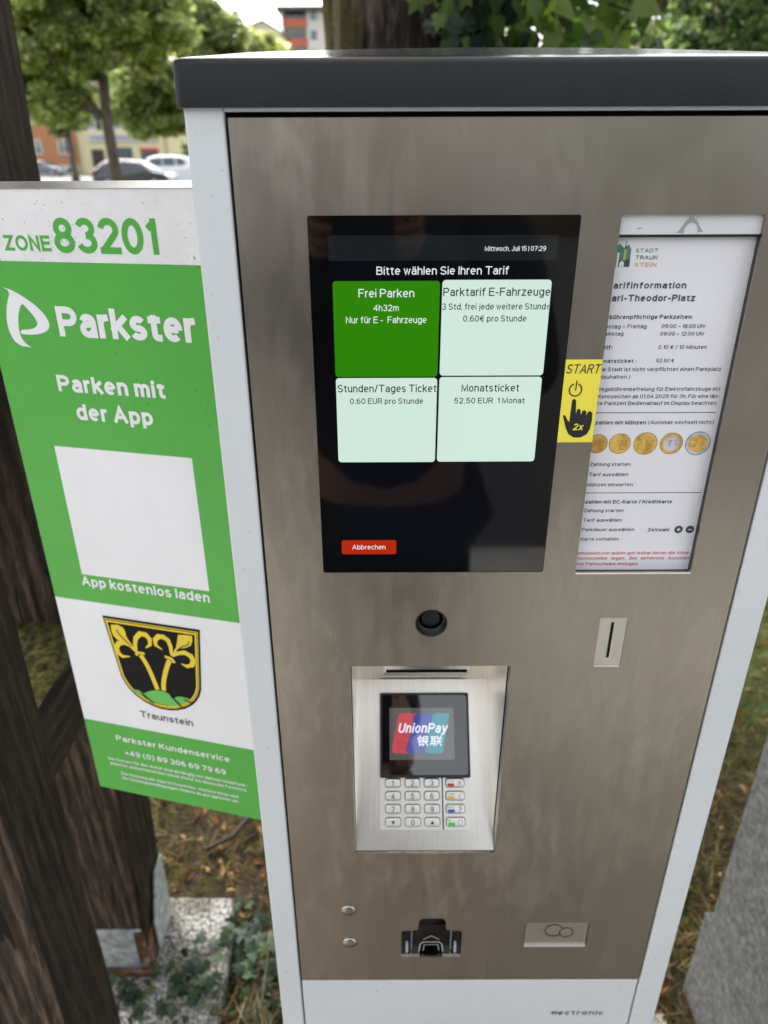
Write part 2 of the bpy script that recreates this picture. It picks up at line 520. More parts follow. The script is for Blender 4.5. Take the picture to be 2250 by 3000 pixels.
# ------------------------------------------------------------------ lettering: skeleton letters drawn with a pen
GL = {
'A': "0,0 .36,1 .72,0|.13,.32 .59,.32", 'B': "0,0 0,1|0,1 .33,1 @.35,.765,.23,.235,90,-90 0,.53|.33,.53 @.36,.265,.26,.265,90,-90 0,0",
'C': "@.38,.5,.38,.5,42,318", 'D': "0,0 0,1 .28,1 @.28,.5,.4,.5,90,-90 0,0", 'E': "0,0 0,1|0,1 .56,1|0,.53 .52,.53|0,0 .58,0",
'F': "0,0 0,1|0,1 .54,1|0,.52 .48,.52", 'G': "@.39,.5,.39,.5,42,322 .75,.46 .44,.46", 'H': "0,0 0,1|.62,0 .62,1|0,.53 .62,.53",
'I': "0,0 0,1", 'J': ".42,1 .42,.24 @.21,.24,.21,.24,0,-180", 'K': "0,0 0,1|.6,1 0,.36|.22,.58 .63,0", 'L': "0,1 0,0 .5,0",
'M': "0,0 0,1 .38,.08 .76,1 .76,0", 'N': "0,0 0,1 .62,0 .62,1", 'O': "@.4,.5,.4,.5,90,450", 'P': "0,0 0,1|0,1 .34,1 @.34,.73,.27,.27,90,-90 0,.46",
'R': "0,0 0,1|0,1 .36,1 @.36,.745,.25,.255,90,-90 0,.49|.34,.49 .63,0", 'S': "@.31,.745,.28,.255,20,270 @.31,.245,.31,.245,90,-160",
'T': "0,1 .68,1|.34,1 .34,0", 'U': "0,1 0,.29 @.3,.29,.3,.29,180,360 .6,1", 'V': "0,1 .34,0 .68,1", 'W': "0,1 .24,0 .48,1 .72,0 .96,1",
'X': "0,0 .62,1|0,1 .62,0", 'Z': "0,1 .58,1 0,0 .6,0",
'a': "@.24,.51,.22,.22,165,0 .46,0|.46,.43 .21,.43 @.21,.215,.21,.215,90,270 .27,0 .46,.17", 'b': "0,0 0,1|@.25,.365,.25,.365,180,540",
'c': "@.25,.365,.25,.365,45,315", 'd': ".5,0 .5,1|@.25,.365,.25,.365,0,360", 'e': ".04,.37 .46,.37|@.25,.365,.25,.365,-4,312",
'f': ".31,1 .26,1 @.26,.84,.14,.16,90,180 .12,0|0,.73 .28,.73", 'g': ".5,.73 .5,-.05 @.25,-.05,.25,.23,0,-150|@.25,.365,.25,.365,0,360",
'h': "0,0 0,1|0,.45 @.23,.47,.23,.26,180,0 .46,0", 'i': "0,0 0,.71|0,.985 0,1.02", 'j': ".1,.73 .1,-.12 @0,-.12,.1,.15,0,-90|.1,.95 .1,1",
'k': "0,0 0,1|.43,.73 0,.28|.16,.44 .46,0", 'l': "0,0 0,1", 'm': "0,0 0,.73|0,.48 @.19,.5,.19,.23,180,0 .38,0|.38,.48 @.57,.5,.19,.23,180,0 .76,0",
'n': "0,0 0,.73|0,.45 @.23,.47,.23,.26,180,0 .46,0", 'o': "@.25,.365,.25,.365,90,450", 'p': "0,-.27 0,.73|@.25,.365,.25,.365,180,540",
'r': "0,0 0,.73|0,.45 @.21,.47,.21,.26,180,88", 's': "@.22,.545,.2,.185,25,270 @.22,.18,.22,.18,90,-160", 't': ".12,.93 .12,.15 @.25,.15,.13,.15,180,270 .29,0|0,.73 .28,.73",
'u': "0,.73 0,.26 @.23,.26,.23,.26,180,360|.46,.73 .46,0", 'v': "0,.73 .23,0 .46,.73", 'w': "0,.73 .17,0 .34,.73 .51,0 .68,.73", 'x': "0,0 .44,.73|0,.73 .44,0",
'y': "0,.73 .24,.02|.48,.73 .21,-.14 .14,-.26 .03,-.27", 'z': "0,.73 .42,.73 0,0 .44,0", 'ß': "0,0 0,.76 @.2,.78,.2,.22,180,-55 .2,.55|.2,.55 @.23,.275,.25,.275,90,-120",
'0': "@.28,.5,.28,.5,90,450", '1': "0,.76 .21,.96|.21,1 .21,0", '2': "@.28,.72,.27,.28,170,-32 .03,.02|0,0 .57,0", '3': "@.27,.755,.25,.245,160,-90|@.27,.255,.28,.255,90,-165",
'4': ".44,0 .44,1 0,.29 .6,.29", '5': ".5,1 .08,1 .03,.5 @.27,.32,.28,.32,138,-160", '6': "@.28,.31,.28,.31,90,450|@.33,.5,.33,.5,62,180 0,.31",
'7': "0,1 .56,1 .19,0", '8': "@.28,.755,.24,.245,90,450|@.28,.255,.28,.255,90,450", '9': "@.28,.69,.28,.31,90,450|@.23,.5,.33,.5,-118,0 .56,.69",
'.': "0,0 0,.03", ',': ".04,.03 .04,0 0,-.15", ':': "0,0 0,.03|0,.62 0,.65", '-': "0,.37 .26,.37", '–': "0,.37 .5,.37", '/': "0,-.02 .3,1.02", '|': "0,-.12 0,1.05",
'(': "@.42,.42,.42,.68,115,245", ')': "@-.1,.42,.42,.68,65,-65", '+': "0,.4 .5,.4|.25,.15 .25,.65", '?': "@.25,.75,.24,.25,165,-60 .25,.42 .25,.28|.25,0 .25,.03",
'€': "@.42,.5,.34,.5,50,310|0,.6 .52,.6|0,.41 .48,.41",
'银': ".22,1 .0,.72|.14,.82 .4,.82|.08,.6 .38,.6|.05,.4 .4,.4|.22,.6 .22,.05 .4,.16|.5,.95 .5,.02 .66,.12|.5,.95 .86,.95 .86,.5 .5,.5|.5,.73 .86,.73|.62,.5 .95,.02|.92,.42 .7,.3",
'联': "0,.92 .46,.92|.1,.92 .1,.2|.36,.92 .36,.0|.1,.7 .36,.7|.1,.47 .36,.47|0,.16 .46,.26|.58,1 .64,.84|.92,1 .84,.84|.54,.74 .98,.74|.5,.46 1,.46|.75,.74 .75,.46 .52,.02|.75,.46 .99,.02",
}
for _b, _s in (('ä', 'a'), ('ö', 'o'), ('ü', 'u')):
    GL[_b] = GL[_s] + "|.12,.94 .12,.99|.36,.94 .36,.99"
_gc = {}
def glyph(ch):
    if ch not in _gc:
        st, mx, mn = [], -9, 9
        for part in GL[ch].split('|'):
            pts = []
            for tok in part.split():
                if tok[0] == '@':
                    cx, cy, rx, ry, a0, a1 = map(float, tok[1:].split(','))
                    n = max(4, int(abs(a1 - a0) / 15))
                    pts += [(cx + rx * math.cos(R(a0 + (a1 - a0) * i / n)), cy + ry * math.sin(R(a0 + (a1 - a0) * i / n))) for i in range(n + 1)]
                else:
                    pts.append(tuple(map(float, tok.split(','))))
            closed = len(pts) > 6 and abs(pts[0][0] - pts[-1][0]) < 1e-6 and abs(pts[0][1] - pts[-1][1]) < 1e-6
            st.append((pts, closed))
            mx = max(mx, max(q[0] for q in pts)); mn = min(mn, min(q[0] for q in pts))
        _gc[ch] = (st, mn, mx)
    return _gc[ch]

def text(mb, fr, s, u0, u1, v, cap, mat, w=0.12, h=0.0003, pre='', shear=0.0, v1=None, gap=0.13):
    """letters of pre + s; s is fitted between u0 and u1 on baseline v with capital height cap (metres)"""
    pen, items, start = 0.0, [], 0.0
    for i, ch in enumerate(pre + s):
        if i == len(pre): start = pen
        if ch == ' ':
            pen += 0.30
            continue
        st, mn, mx = glyph(ch)
        items.append((st, pen - mn))
        pen += (mx - mn) + gap + w
    end = pen - gap - w
    sx = (u1 - u0) / (end - start + w)
    sy = cap / (1 + w)
    for st, x in items:
        for pts, closed in st:
            q = []
            for a, b in pts:
                xx = u0 + (x + a - start + w / 2) * sx + shear * (b + w / 2) * sy
                yy = v + (b + w / 2) * sy
                if v1 is not None: yy += (v1 - v) * (xx - u0) / (u1 - u0)
                q.append((xx, yy))
            ww = w * (sx * 0.5 + sy * 0.5)
            if not closed:                       # square ends only where a stem stands free
                for e0, e1, k_ in ((0, 1, 0), (-1, -2, -1)):
                    if min(abs(pts[e0][1] - yy_) for yy_ in (0, 1, .73, -.27)) < .012 or (len(pts) == 2 and pts[0][0] != .04 and pts[0] != (0.0, .76)):
                        dv = Vector(q[e0]) - Vector(q[e1])
                        if dv.length > 1e-9:
                            dv = dv.normalized() * (w * sy * 0.5)
                            q[k_] = (q[e0][0] + dv.x, q[e0][1] + dv.y)
            stroke(mb, fr, q, ww, h, mat, closed)

mm = 0.001
# ================================================================== the parking machine
FM = Frame((0, 0, 0), (1, 0, 0), (0, 0, 1), (0, -1, 0))      # its front plane: u = x, v = z
machine = thing('parking_ticket_machine', (0.0888, 0.12, GZ), 'white and brushed steel parking ticket machine with lit touch screen and charcoal lid', 'ticket machine')
b = MB()
b.box(-0.111, -0.0886, 0.0, 0.25, GZ, 1.527, MAT['powder'])
b.box(0.2634, 0.2887, 0.0, 0.25, GZ, 1.527, MAT['powder'])
b.box(-0.0884, 0.2632, 0.225, 0.2495, GZ, 1.527, MAT['powder'])
hs = b.build('housing', machine, bevel=0.0016, seg=3)
b = MB()
b.box(-0.0868, 0.2614, 0.0004, 0.02, GZ, 0.7348, MAT['powder'])
bp = b.build('base_panel', machine, bevel=0.001)
b = MB()
text(b, FM, 'ectronic', 0.1840, 0.2329, 0.6748, 0.0070, MAT['sign_grey'], 0.155, 0.0002, gap=.20)
stroke(b, FM, [(0.1787, 0.6748), (0.1787, 0.6814)], 0.0012, 0.0002, MAT['sign_grey'])
stroke(b, FM, [(0.1821, 0.6748), (0.1821, 0.6814)], 0.0012, 0.0002, MAT['sign_grey'])
stroke(b, FM, [(0.1765, 0.6781), (0.1821, 0.6781)], 0.0012, 0.0002, MAT['sign_grey'])
b.build('maker_lettering', machine)
b = MB()
b.box(-0.0884, 0.2632, 0.0006, 0.03, 1.5236, 1.5268, MAT['powder'])
b.build('top_rail', machine)
# black liner behind the gaps
b = MB()
b.box(-0.0885, -0.0830, 0.006, 0.030, 0.735, 1.5235, MAT['inner'])
b.box(0.2580, 0.2633, 0.006, 0.030, 0.735, 1.5235, MAT['inner'])
b.box(-0.0829, 0.2579, 0.006, 0.030, 1.5120, 1.5234, MAT['inner'])
b.box(-0.0829, 0.2579, 0.120, 0.125, 0.735, 1.5110, MAT['inner'])
b.build('gap_seal', machine)

# lid with a sloping, slightly vaulted top
def lid():
    b = MB()
    x0, x1, xc, hw = -0.1143, 0.2921, 0.0889, 0.2032
    xs = [0, .0006, .0016, .003, .0048]
    xs = [x0 + q for q in xs] + [x0 + 0.0048 + (x1 - x0 - 0.0096) * i / 14 for i in range(1, 14)] + [x1 - q for q in reversed(xs)]
    loops = []
    for x in xs:
        e = min(x - x0, x1 - x)
        q = 0.0048 * (1 - math.sqrt(max(0, 1 - (1 - min(1, e / 0.0048)) ** 2)))     # corner fillet
        k = 0.0030 * (1 - ((x - xc) / hw) ** 2)
        prof = [(-0.004 + q, 1.5254), (-0.004 + q, 1.5455 - q * 0.3), (-0.0034 + q, 1.5472 - q * 0.4), (-0.0020 + q, 1.5484 - q * 0.5), (0.0006 + q, 1.5493 - q * 0.5)]
        for i in range(1, 9):
            y = 0.0006 + q + (0.252 - 2 * q) * i / 8
            prof.append((y, 1.5500 + 0.121 * max(0, y - 0.006) + k * (i / 8) ** 0.5 - q * 0.5))
        prof += [(0.2575 - q, 1.5760), (0.2575 - q, 1.5254)]
        loops.append([(x, y, z) for y, z in prof])
    nl_ = len(loops[0])
    b.loft(loops, MAT['lid'])
    gl_ = b.mi(MAT['lid_top'])
    for i_ in range((len(xs) - 1) * nl_):
        if 4 <= i_ % nl_ <= 12: b.m[i_] = gl_
    return b.build('lid', machine, smooth=True)
ld = lid()
ld.data.polygons.foreach_set('use_smooth', [len(p.vertices) == 4 for p in ld.data.polygons])
md = ld.modifiers.new('edges', 'EDGE_SPLIT'); md.split_angle = R(40)
b = MB()
b.box(-0.1139, 0.2917, 0.0, 0.2555, 1.5272, 1.5300, MAT['powder'])
b.build('lid_underside', machine)

# steel front panel with its real openings
TRAY = [(0.0157, 0.8140), (0.0157, 0.7735), (0.0757, 0.7735), (0.0757, 0.8140), (0.0600, 0.8165), (0.0588, 0.8300), (0.0560, 0.8335), (0.0355, 0.8335), (0.0330, 0.8300), (0.0318, 0.8165)]
H_SCR = rrect(-0.0449, 0.1171, 1.2254, 1.4698, 0.0016)
H_WIN = rrect(0.1409, 0.2263, 1.2250, 1.4697, 0.0022)
H_BTN = ell(0.0359, 1.1802, 0.0118, 0.0118, 36)
H_TER = rrect(-0.0274, 0.1006, 0.9266, 1.1396, 0.0014)
H_COI = rrect(0.1648, 0.1859, 1.1395, 1.1846, 0.0012)
H_RET = rrect(0.1377, 0.2003, 0.7912, 0.8264, 0.0010)
b = MB()
flat(b, FM, [rrect(-0.0866, 0.2612, 0.7363, 1.5206, 0.0008, 2), H_SCR, H_WIN, H_BTN, H_TER, H_COI, TRAY, H_RET], 0.0, MAT['steel'], 0.0018, None,
     [0.0018, 0.0018, 0.0018, 0.012, 0.0018, 0.0018, 0.0018])
panel = b.build('front_panel', machine)

# --- touch screen
b = MB()
flat(b, FM, [rrect(-0.0447, 0.1169, 1.2256, 1.4696, 0.0016)], -0.0004, MAT['glass'], 0.006, MAT['black'])
screen = b.build('screen', machine)
E = lambda n, c, k=1.0, rough=0.05: plain(n, tuple(x * 0.05 for x in lin(c)), rough, 0, 0.9 if rough < .04 else 0.5, lin(c), k * 2 ** -EXP, 1.0 if rough < .04 else 0.0)
em_dark = E('display_black', (7, 9, 15)); em_head = E('display_header', (26, 30, 32)); em_pale = E('display_tile', (205, 228, 216), rough=0.12)
em_green = E('display_green', (46, 128, 8), rough=0.12); em_red = E('display_red', (176, 40, 10), rough=0.12); em_white = E('display_white', (240, 244, 246))
em_txt = plain('display_dark_text', (0.01, 0.01, 0.01), 0.1, emit=lin((14, 16, 18)), estr=2 ** -EXP)
b = MB()
flat(b, FM, [rrect(-0.0328, 0.1047, 1.2402, 1.4587, 0)], -0.0002, em_dark)
b.build('display', screen)
b = MB()
flat(b, FM, [rrect(-0.0328, 0.1047, 1.4443, 1.4587, 0)], -0.0001, em_head)
text(b, FM, 'Mittwoch, Juli 15 | 07:29', .0612, .0979, 1.4497, .0027, em_white, 0.13, 0.0)
b.build('header_bar', screen)
b = MB()
text(b, FM, 'Bitte wählen Sie Ihren Tarif', -.0041, .0765, 1.4362, .0047, em_white, 0.125, 0.0)
b.build('heading_lettering', screen)
TILES = [(-.0311, .0349, 1.3727, 1.4325, em_green, em_white, [('Frei Parken', -.0153, .0191, 1.4228, .0050), ('4h32m', -.0061, .0096, 1.4145, .0038), ('Nur für E -  Fahrzeuge', -.0234, .0270, 1.4071, .0040)]),
         (.0363, .1033, 1.3733, 1.4330, em_pale, em_txt, [('Parktarif E-Fahrzeuge', .0370, .1030, 1.4234, .0050), ('3 Std. frei jede weitere Stund', .0365, .1009, 1.4151, .0039), ('0,60€ pro Stunde', .0499, .0896, 1.4078, .0038)]),
         (-.0310, .0349, 1.3131, 1.3719, em_pale, em_txt, [('Stunden/Tages Ticket', -.0300, .0346, 1.3624, .0051), ('0,60 EUR pro Stunde', -.0222, .0260, 1.3545, .0038)]),
         (.0363, .1029, 1.3133, 1.3724, em_pale, em_txt, [('Monatsticket', .0509, .0886, 1.3626, .0051), ('52,50 EUR  1 Monat', .0464, .0929, 1.3546, .0039)])]
for x0, x1, z0, z1, mt, mtx, tx in TILES:
    b = MB()
    flat(b, FM, [rrect(x0, x1, z0, z1, 0.0022)], -0.0001, mt)
    for s_, a0, a1, z_, c_ in tx:
        text(b, FM, s_, a0, a1, z_, c_, mtx, 0.115 if mtx is em_white else 0.15, 0.0)
    if 'Std' in tx[1][0] :      # the last letter is cut by the tile's edge
        stroke(b, FM, [(.1019, 1.4169), (.1031, 1.4169)], .0004, 0.0, mtx)
        stroke(b, FM, ell(.1030, 1.41655, .0011, .0014, 9, 90, 270), .0004, 0.0, mtx)
    b.build('tariff_button', screen)
b = MB()
flat(b, FM, [rrect(-.0307, .0088, 1.2409, 1.2525, 0.0015)], -0.0001, em_red)
text(b, FM, 'Abbrechen', -.0231, .0010, 1.2450, .0038, em_white, 0.11, 0.0)
b.build('cancel_button', screen)

# --- information window
FP = Frame((0, 0.008, 0), (1, 0, 0), (0, 0, 1), (0, -1, 0))
iw = MB()
iw.box(0.132, 0.1345, 0.002, 0.0095, 1.2195, 1.4765, MAT['black'])
iw.box(0.2272, 0.2292, 0.0022, 0.0078, 1.2195, 1.4583, MAT['black'])
iw.box(0.1346, 0.2271, 0.0022, 0.0078, 1.2180, 1.2226, MAT['black'])
iw.box(0.1346, 0.2290, 0.0040, 0.0078, 1.4567, 1.4583, MAT['black'])
window = iw.build('info_window', machine)
b = MB()
flat(b, FP, [[(0.1346, 1.215), (0.2320, 1.215), (0.2320, 1.470), (0.1346, 1.470)]], 0.0, MAT['paper'], 0.001)
sheet = b
I = MAT['ink']
B_, N_ = 0.23, 0.165
def line(s, u0, u1, v, cap, w=N_, pre='', mat=None):
    text(sheet, FP, s, u0 * mm, u1 * mm, v * mm, cap * mm, mat or I, w, 0.00012, pre)
line('STADT', 154.6, 168.4, 1447.6, 2.3, .16, mat=MAT['ink_green']); line('TRAUN', 155.0, 168.6, 1443.6, 2.3, .16); line('STEIN', 154.9, 168.7, 1439.3, 2.4, .16, mat=MAT['ink_gold'])
line('arifinformation', 143.8, 189.5, 1426.3, 3.8, B_, 'T'); line('arl-Theodor-Platz', 143.9, 196.4, 1418.5, 4.0, B_, 'K')
line('bührenpflichtige Parkzeiten:', 143.9, 197.0, 1407.5, 2.6, .22, 'Ge')
line('ntag – Freitag', 144.2, 168.5, 1401.6, 2.6, pre='Mo'); line('09:00 – 18:00 Uhr', 178.0, 206.3, 1401.7, 2.5)
line('mstag', 144.2, 154.3, 1397.0, 2.5, pre='Sa'); line('09:00 – 12:00 Uhr', 177.9, 206.4, 1396.9, 2.5)
line('if:', 144.8, 148.3, 1388.1, 2.7, .22, 'Tar'); line('0,10 € / 10 Minuten', 178.1, 209.5, 1388.2, 2.6)
line('natsticket :', 144.3, 165.2, 1379.3, 2.5, .22, 'Mo'); line('52,50 €', 178.2, 189.9, 1379.5, 2.4)
line('e Stadt ist nicht verpflichtet einen Parkplatz', 144.2, 221.8, 1373.7, 2.6, pre='(Di'); line('izuhalten.)', 144.2, 162.9, 1368.7, 2.5, pre='fre')
line('rkgebührenbefreiung für Elektrofahrzeuge mit', 143.6, 223.9, 1360.3, 2.6, pre='Pa'); line('Kennzeichen ab 01.04.2025 für 3h. Für eine län-', 143.3, 224.3, 1355.3, 2.6, pre='E-')
line('re Parkzeit Bedienablauf im Display beachten.', 143.6, 223.9, 1350.6, 2.6, pre='ge')
line('zahlen mit Münzen', 143.8, 178.1, 1336.9, 2.8, .22, 'Be'); line('(Automat wechselt nicht)', 179.5, 224.2, 1337.0, 2.7)
line('Zahlung starten', 143.9, 172.0, 1306.4, 2.7); line('Tarif auswählen', 144.0, 171.6, 1298.7, 2.7); line('Münzen einwerfen', 143.9, 176.0, 1290.9, 2.6)
line('zahlen mit EC-Karte / Kreditkarte', 144.1, 206.2, 1277.4, 2.8, .22, 'Be')
line('Zahlung starten', 143.9, 172.4, 1270.6, 2.6); line('Tarif auswählen', 144.1, 172.0, 1262.8, 2.7); line('Parkdauer auswählen', 144.1, 182.3, 1255.1, 2.7)
line('Zeitwahl', 192.2, 207.9, 1254.8, 2.7, .22); line('Karte vorhalten', 144.3, 172.1, 1247.3, 2.7)
RI = MAT['red_ink']
line('rkschein von außen gut lesbar hinter die Wind-', 144.9, 226.8, 1235.6, 2.6, .19, 'Pa', RI)
for s_, a0, a1, pre in (('hutzscheibe', 144.2, 165.9, 'sc'), ('legen.', 168.7, 179.5, ''), ('Bei', 182.4, 187.9, ''), ('defektem', 190.5, 207.9, ''), ('Automat', 210.8, 226.8, '')):
    line(s_, a0, a1, 1231.2, 2.6, .19, pre, RI)
line('tte Parkscheibe einlegen.', 143.8, 190.0, 1226.4, 2.6, .19, 'bi', RI)
for z_, x_ in ((1345.2, 224.3), (1285.8, 225.7)):
    stroke(sheet, FP, [(.1400, z_ * mm), (x_ * mm, z_ * mm)], .0005, .00012, I)
for cx in (214.6, 222.9):
    flat(sheet, FP, [ell(cx * mm, 1.2563, .0031, .0031)], .00012, I)
    stroke(sheet, FP, [((cx - 1.3) * mm, 1.2563), ((cx + 1.3) * mm, 1.2563)], .0007, .0002, MAT['sign_white2'])
stroke(sheet, FP, [(.2146, 1.2550), (.2146, 1.2576)], .0007, .0002, MAT['sign_white2'])
# small town emblem: hills, church tower, white houses
flat(sheet, FP, [[(.1432, 1.4455), (.1432, 1.4512), (.1446, 1.4530), (.1462, 1.4512), (.1480, 1.4500), (.1498, 1.4525), (.1518, 1.4497), (.1520, 1.4420), (.1432, 1.4420)]], .0001, MAT['ink_green'])
flat(sheet, FP, [[(.1432, 1.4392), (.1520, 1.4392), (.1520, 1.4425), (.1508, 1.4440), (.1490, 1.4432), (.1470, 1.4436), (.1450, 1.4428), (.1432, 1.4450)]], .00014, I)
flat(sheet, FP, [[(.1476, 1.4430), (.1490, 1.4430), (.1490, 1.4490), (.1487, 1.4496), (.1479, 1.4496), (.1476, 1.4490)]], .00018, MAT['ink_gold'])
flat(sheet, FP, [[(.1477, 1.4496), (.1489, 1.4496), (.1488, 1.4512), (.1483, 1.4524), (.1478, 1.4512)]], .0002, I)
stroke(sheet, FP, [(.1483, 1.4522), (.1483, 1.4545)], .0003, .0002, I)
stroke(sheet, FP, [(.1479, 1.4537), (.1487, 1.4537)], .0003, .0002, I)
flat(sheet, FP, [[(.1456, 1.4393), (.1484, 1.4393), (.1484, 1.4416), (.1470, 1.4430), (.1456, 1.4416)]], .0002, MAT['sign_white2'])
flat(sheet, FP, [[(.1436, 1.4393), (.1449, 1.4393), (.1449, 1.4476), (.1436, 1.4476)]], .0002, MAT['sign_white2'])
# printed coins
for cx, r, rin, txt in ((147.1, 7.0, None, '10'), (162.4, 7.5, None, '20'), (180.1, 8.2, None, '50'), (197.9, 7.9, 5.5, '1'), (216.2, 8.7, 6.3, '2')):
    gold = txt != '2'
    flat(sheet, FP, [ell(cx * mm, 1.3230, r * mm, r * mm, 36)], .0001, MAT['coin'] if gold else MAT['coin_grey'])
    stroke(sheet, FP, ell(cx * mm, 1.3230, (r - .25) * mm, (r - .25) * mm, 36), .0004, .00013, MAT['coin_dark'] if gold else I, True)
    if rin:
        flat(sheet, FP, [ell(cx * mm, 1.3230, rin * mm, rin * mm, 32)], .00014, MAT['coin_grey'] if gold else MAT['coin'])
    k = r * 0.62
    x_ = cx - k * 0.1 if not rin else cx - k * .75
    text(sheet, FP, txt, x_ * mm, (x_ + k * (1.05 if not rin else .62)) * mm, 1.3230 - k * .45 * mm, k * mm, MAT['coin_dark'] if txt != '1' else plain('coin_mark', (.30, .30, .33), .5), .12, .0002, shear=.15)
    if not rin:
        stroke(sheet, FP, [((cx + .2) * mm, 1.3190), ((cx + 3.4) * mm, 1.3190)], .0006, .0002, MAT['coin_dark'])
    else:
        for dx, dz in ((1.2, .6), (2.6, 1.4), (2.2, -.4), (3.4, .3), (1.0, -.8)):
            stroke(sheet, FP, [((cx + dx) * mm, 1.3230 + dz * mm), ((cx + dx + .5) * mm, 1.3230 + dz * mm)], .0004, .0002, MAT['coin_dark'] if txt == '2' else MAT['coin_grey'])
sheet.build('info_sheet', window)
b = MB()
FS = Frame((0, 0.0034, 0), (1, 0, 0), (0, 0, 1), (0, -1, 0))
flat(b, FS, [[(0.1346, 1.4584), (0.2268, 1.4584), (0.2268, 1.4745), (0.1346, 1.4745)]], 0.0, MAT['strip'], 0.003)
smear = plain('grey_paint_smear', (0.36, 0.37, 0.38), 0.6)
rnd = random.Random(4)
out = [(.1758, 1.4594), (.1772, 1.4606), (.1781, 1.4622), (.1790, 1.4632), (.1800, 1.4650), (.1806, 1.4662), (.1818, 1.4668), (.1824, 1.4688), (.1836, 1.4680), (.1848, 1.4690), (.1850, 1.4672), (.1868, 1.4668), (.1872, 1.4656), (.1884, 1.4650), (.1882, 1.4640), (.1896, 1.4628), (.1900, 1.4618), (.1912, 1.4606), (.1922, 1.4598), (.1888, 1.4596)]
inn = [(.1884, 1.4588), (.1885, 1.4612), (.1876, 1.4632), (.1862, 1.4645), (.1844, 1.4650), (.1826, 1.4644), (.1812, 1.4630), (.1804, 1.4610), (.1803, 1.4588)]
flat(b, FS, [out + [(.1885, 1.4588)] + inn[1:-1] + [(.1803, 1.4588)]], 0.0002, smear)
stroke(b, FS, [(.1520, 1.4619), (.1534, 1.4616), (.1547, 1.4620)], .0006, .0002, smear)
b.build('holder_strip', window)
b = MB()
flat(b, FM, [[(0.1346, 1.2195), (0.2290, 1.2195), (0.2290, 1.4740), (0.1346, 1.4740)]], -0.0021, MAT['pane'])
b.build('window_pane', window)
b = MB()
b.box(0.1412, 0.2262, -0.0004, 0.0016, 1.2236, 1.2249, MAT['chrome'])
b.build('window_ledge', window)

# --- yellow start sticker
b = MB()
flat(b, FM, [[(.1171, 1.3272), (.1408, 1.3272), (.1408, 1.3836), (.1171, 1.3836)]], 0.00025, MAT['yellow'], 0.0002)
K = MAT['blackink']
text(b, FM, 'START', .1178, .1395, 1.3746, .0060, K, .135, .0004, shear=.20)
stroke(b, FM, ell(.1254, 1.3637, .0040, .0042, 24, 112, 428), .0008, .0004, K)
stroke(b, FM, [(.1254, 1.3632), (.1258, 1.3698)], .0008, .0004, K)
HAND = [(124.0, 1356.7), (125.3, 1357.8), (126.6, 1356.5), (127.6, 1346.6), (127.9, 1350.0), (128.9, 1350.9), (130.3, 1350.0), (130.9, 1346.2), (131.5, 1349.1), (132.7, 1349.9), (134.1, 1349.1), (134.5, 1346.0), (135.2, 1348.3), (136.7, 1349.2), (138.4, 1347.9), (138.7, 1342.6), (138.0, 1336.6), (136.4, 1333.0), (132.3, 1330.6), (127.7, 1330.7), (124.0, 1333.1), (121.6, 1337.9), (119.0, 1346.2), (120.4, 1346.4), (123.1, 1341.9), (123.7, 1342.2)]
flat(b, FM, [[(x * mm, z * mm) for x, z in HAND]], .0004, K)
text(b, FM, '2x', .1264, .1330, 1.3360, .0046, MAT['yellow'], .20, .0006, shear=.15)
b.build('start_sticker', machine)

# --- round recessed button
b = MB()
ring = lambda r, h: [FM.p(.0359 + r * math.cos(2 * math.pi * i / 40), 1.1802 + r * math.sin(2 * math.pi * i / 40), h) for i in range(40)]
b.loft([ring(.0124, .0003), ring(.0116, .0009), ring(.0112, .0004), ring(.0108, -.0060), ring(.0095, -.0064)], MAT['black'], cap=False)
b.loft([ring(.0095, -.0064), ring(.0060, -.0060), ring(.0008, -.0058)], MAT['black'])
b.build('round_button', machine, smooth=True)

# --- coin slot
b = MB()
FC = Frame((0, 0.0010, 0), (1, 0, 0), (0, 0, 1), (0, -1, 0))
flat(b, FC, [rrect(.1650, .1857, 1.1398, 1.1843, .001), rrect(.1737, .1761, 1.1470, 1.1804, .0004, 2)], 0.0006, MAT['plate'], 0.0012, None, [0.010])
cs = b.build('coin_slot', machine)
b = MB()
b.box(.1652, .1855, -.0002, .0012, 1.1385, 1.1397, MAT['chrome'])
b.box(.1738, .1748, .0016, .0090, 1.1475, 1.180, plain('olive_guide', (.06, .10, .03), .35))
b.box(.1735, .1763, .0090, .0100, 1.146, 1.181, MAT['inner'])
b.build('slot_edge', cs)

# --- payment terminal in its sloping recess
FT = Frame((0, 0.003, 0.929), (1, 0, 0), (0, 0.64148, 0.76714), (0, -0.76714, 0.64148))
b = MB()
P = lambda u, v, h=0: FT.p(u * mm, v * mm, h)
S2 = MAT['steel2']
flat(b, FT, [[(-.0270, -.002), (.1000, -.002), (.1000, .1515), (-.0270, .1515)]], 0.0, S2)
b.add([(-.0268, .0125, .927), (-.0268, .1005, .927), (-.0268, .1005, 1.1395), (-.0268, .0125, 1.1395)], [(0, 1, 2, 3)], S2)
b.add([(.0998, .0125, .927), (.0998, .1005, .927), (.0998, .1005, 1.1395), (.0998, .0125, 1.1395)], [(3, 2, 1, 0)], S2)
b.add([(-.0270, .1003, 1.040), (.1000, .1003, 1.040), (.1000, .1003, 1.1395), (-.0270, .1003, 1.1395)], [(0, 1, 2, 3)], S2)
b.add([(-.0270, .0125, 1.1392), (.1000, .0125, 1.1392), (.1000, .1003, 1.1392), (-.0270, .1003, 1.1392)], [(0, 1, 2, 3)], S2)
b.box(-.0272, .1004, -.0006, .0024, .9258, .9270, MAT['chrome'])
recess = b.build('payment_recess', machine)
b = MB()
b.box(-.0010, .0815, .0965, .1000, 1.0530, 1.0640, MAT['chrome'])
b.box(.0015, .0790, .0955, .0964, 1.0570, 1.0592, MAT['inner'])
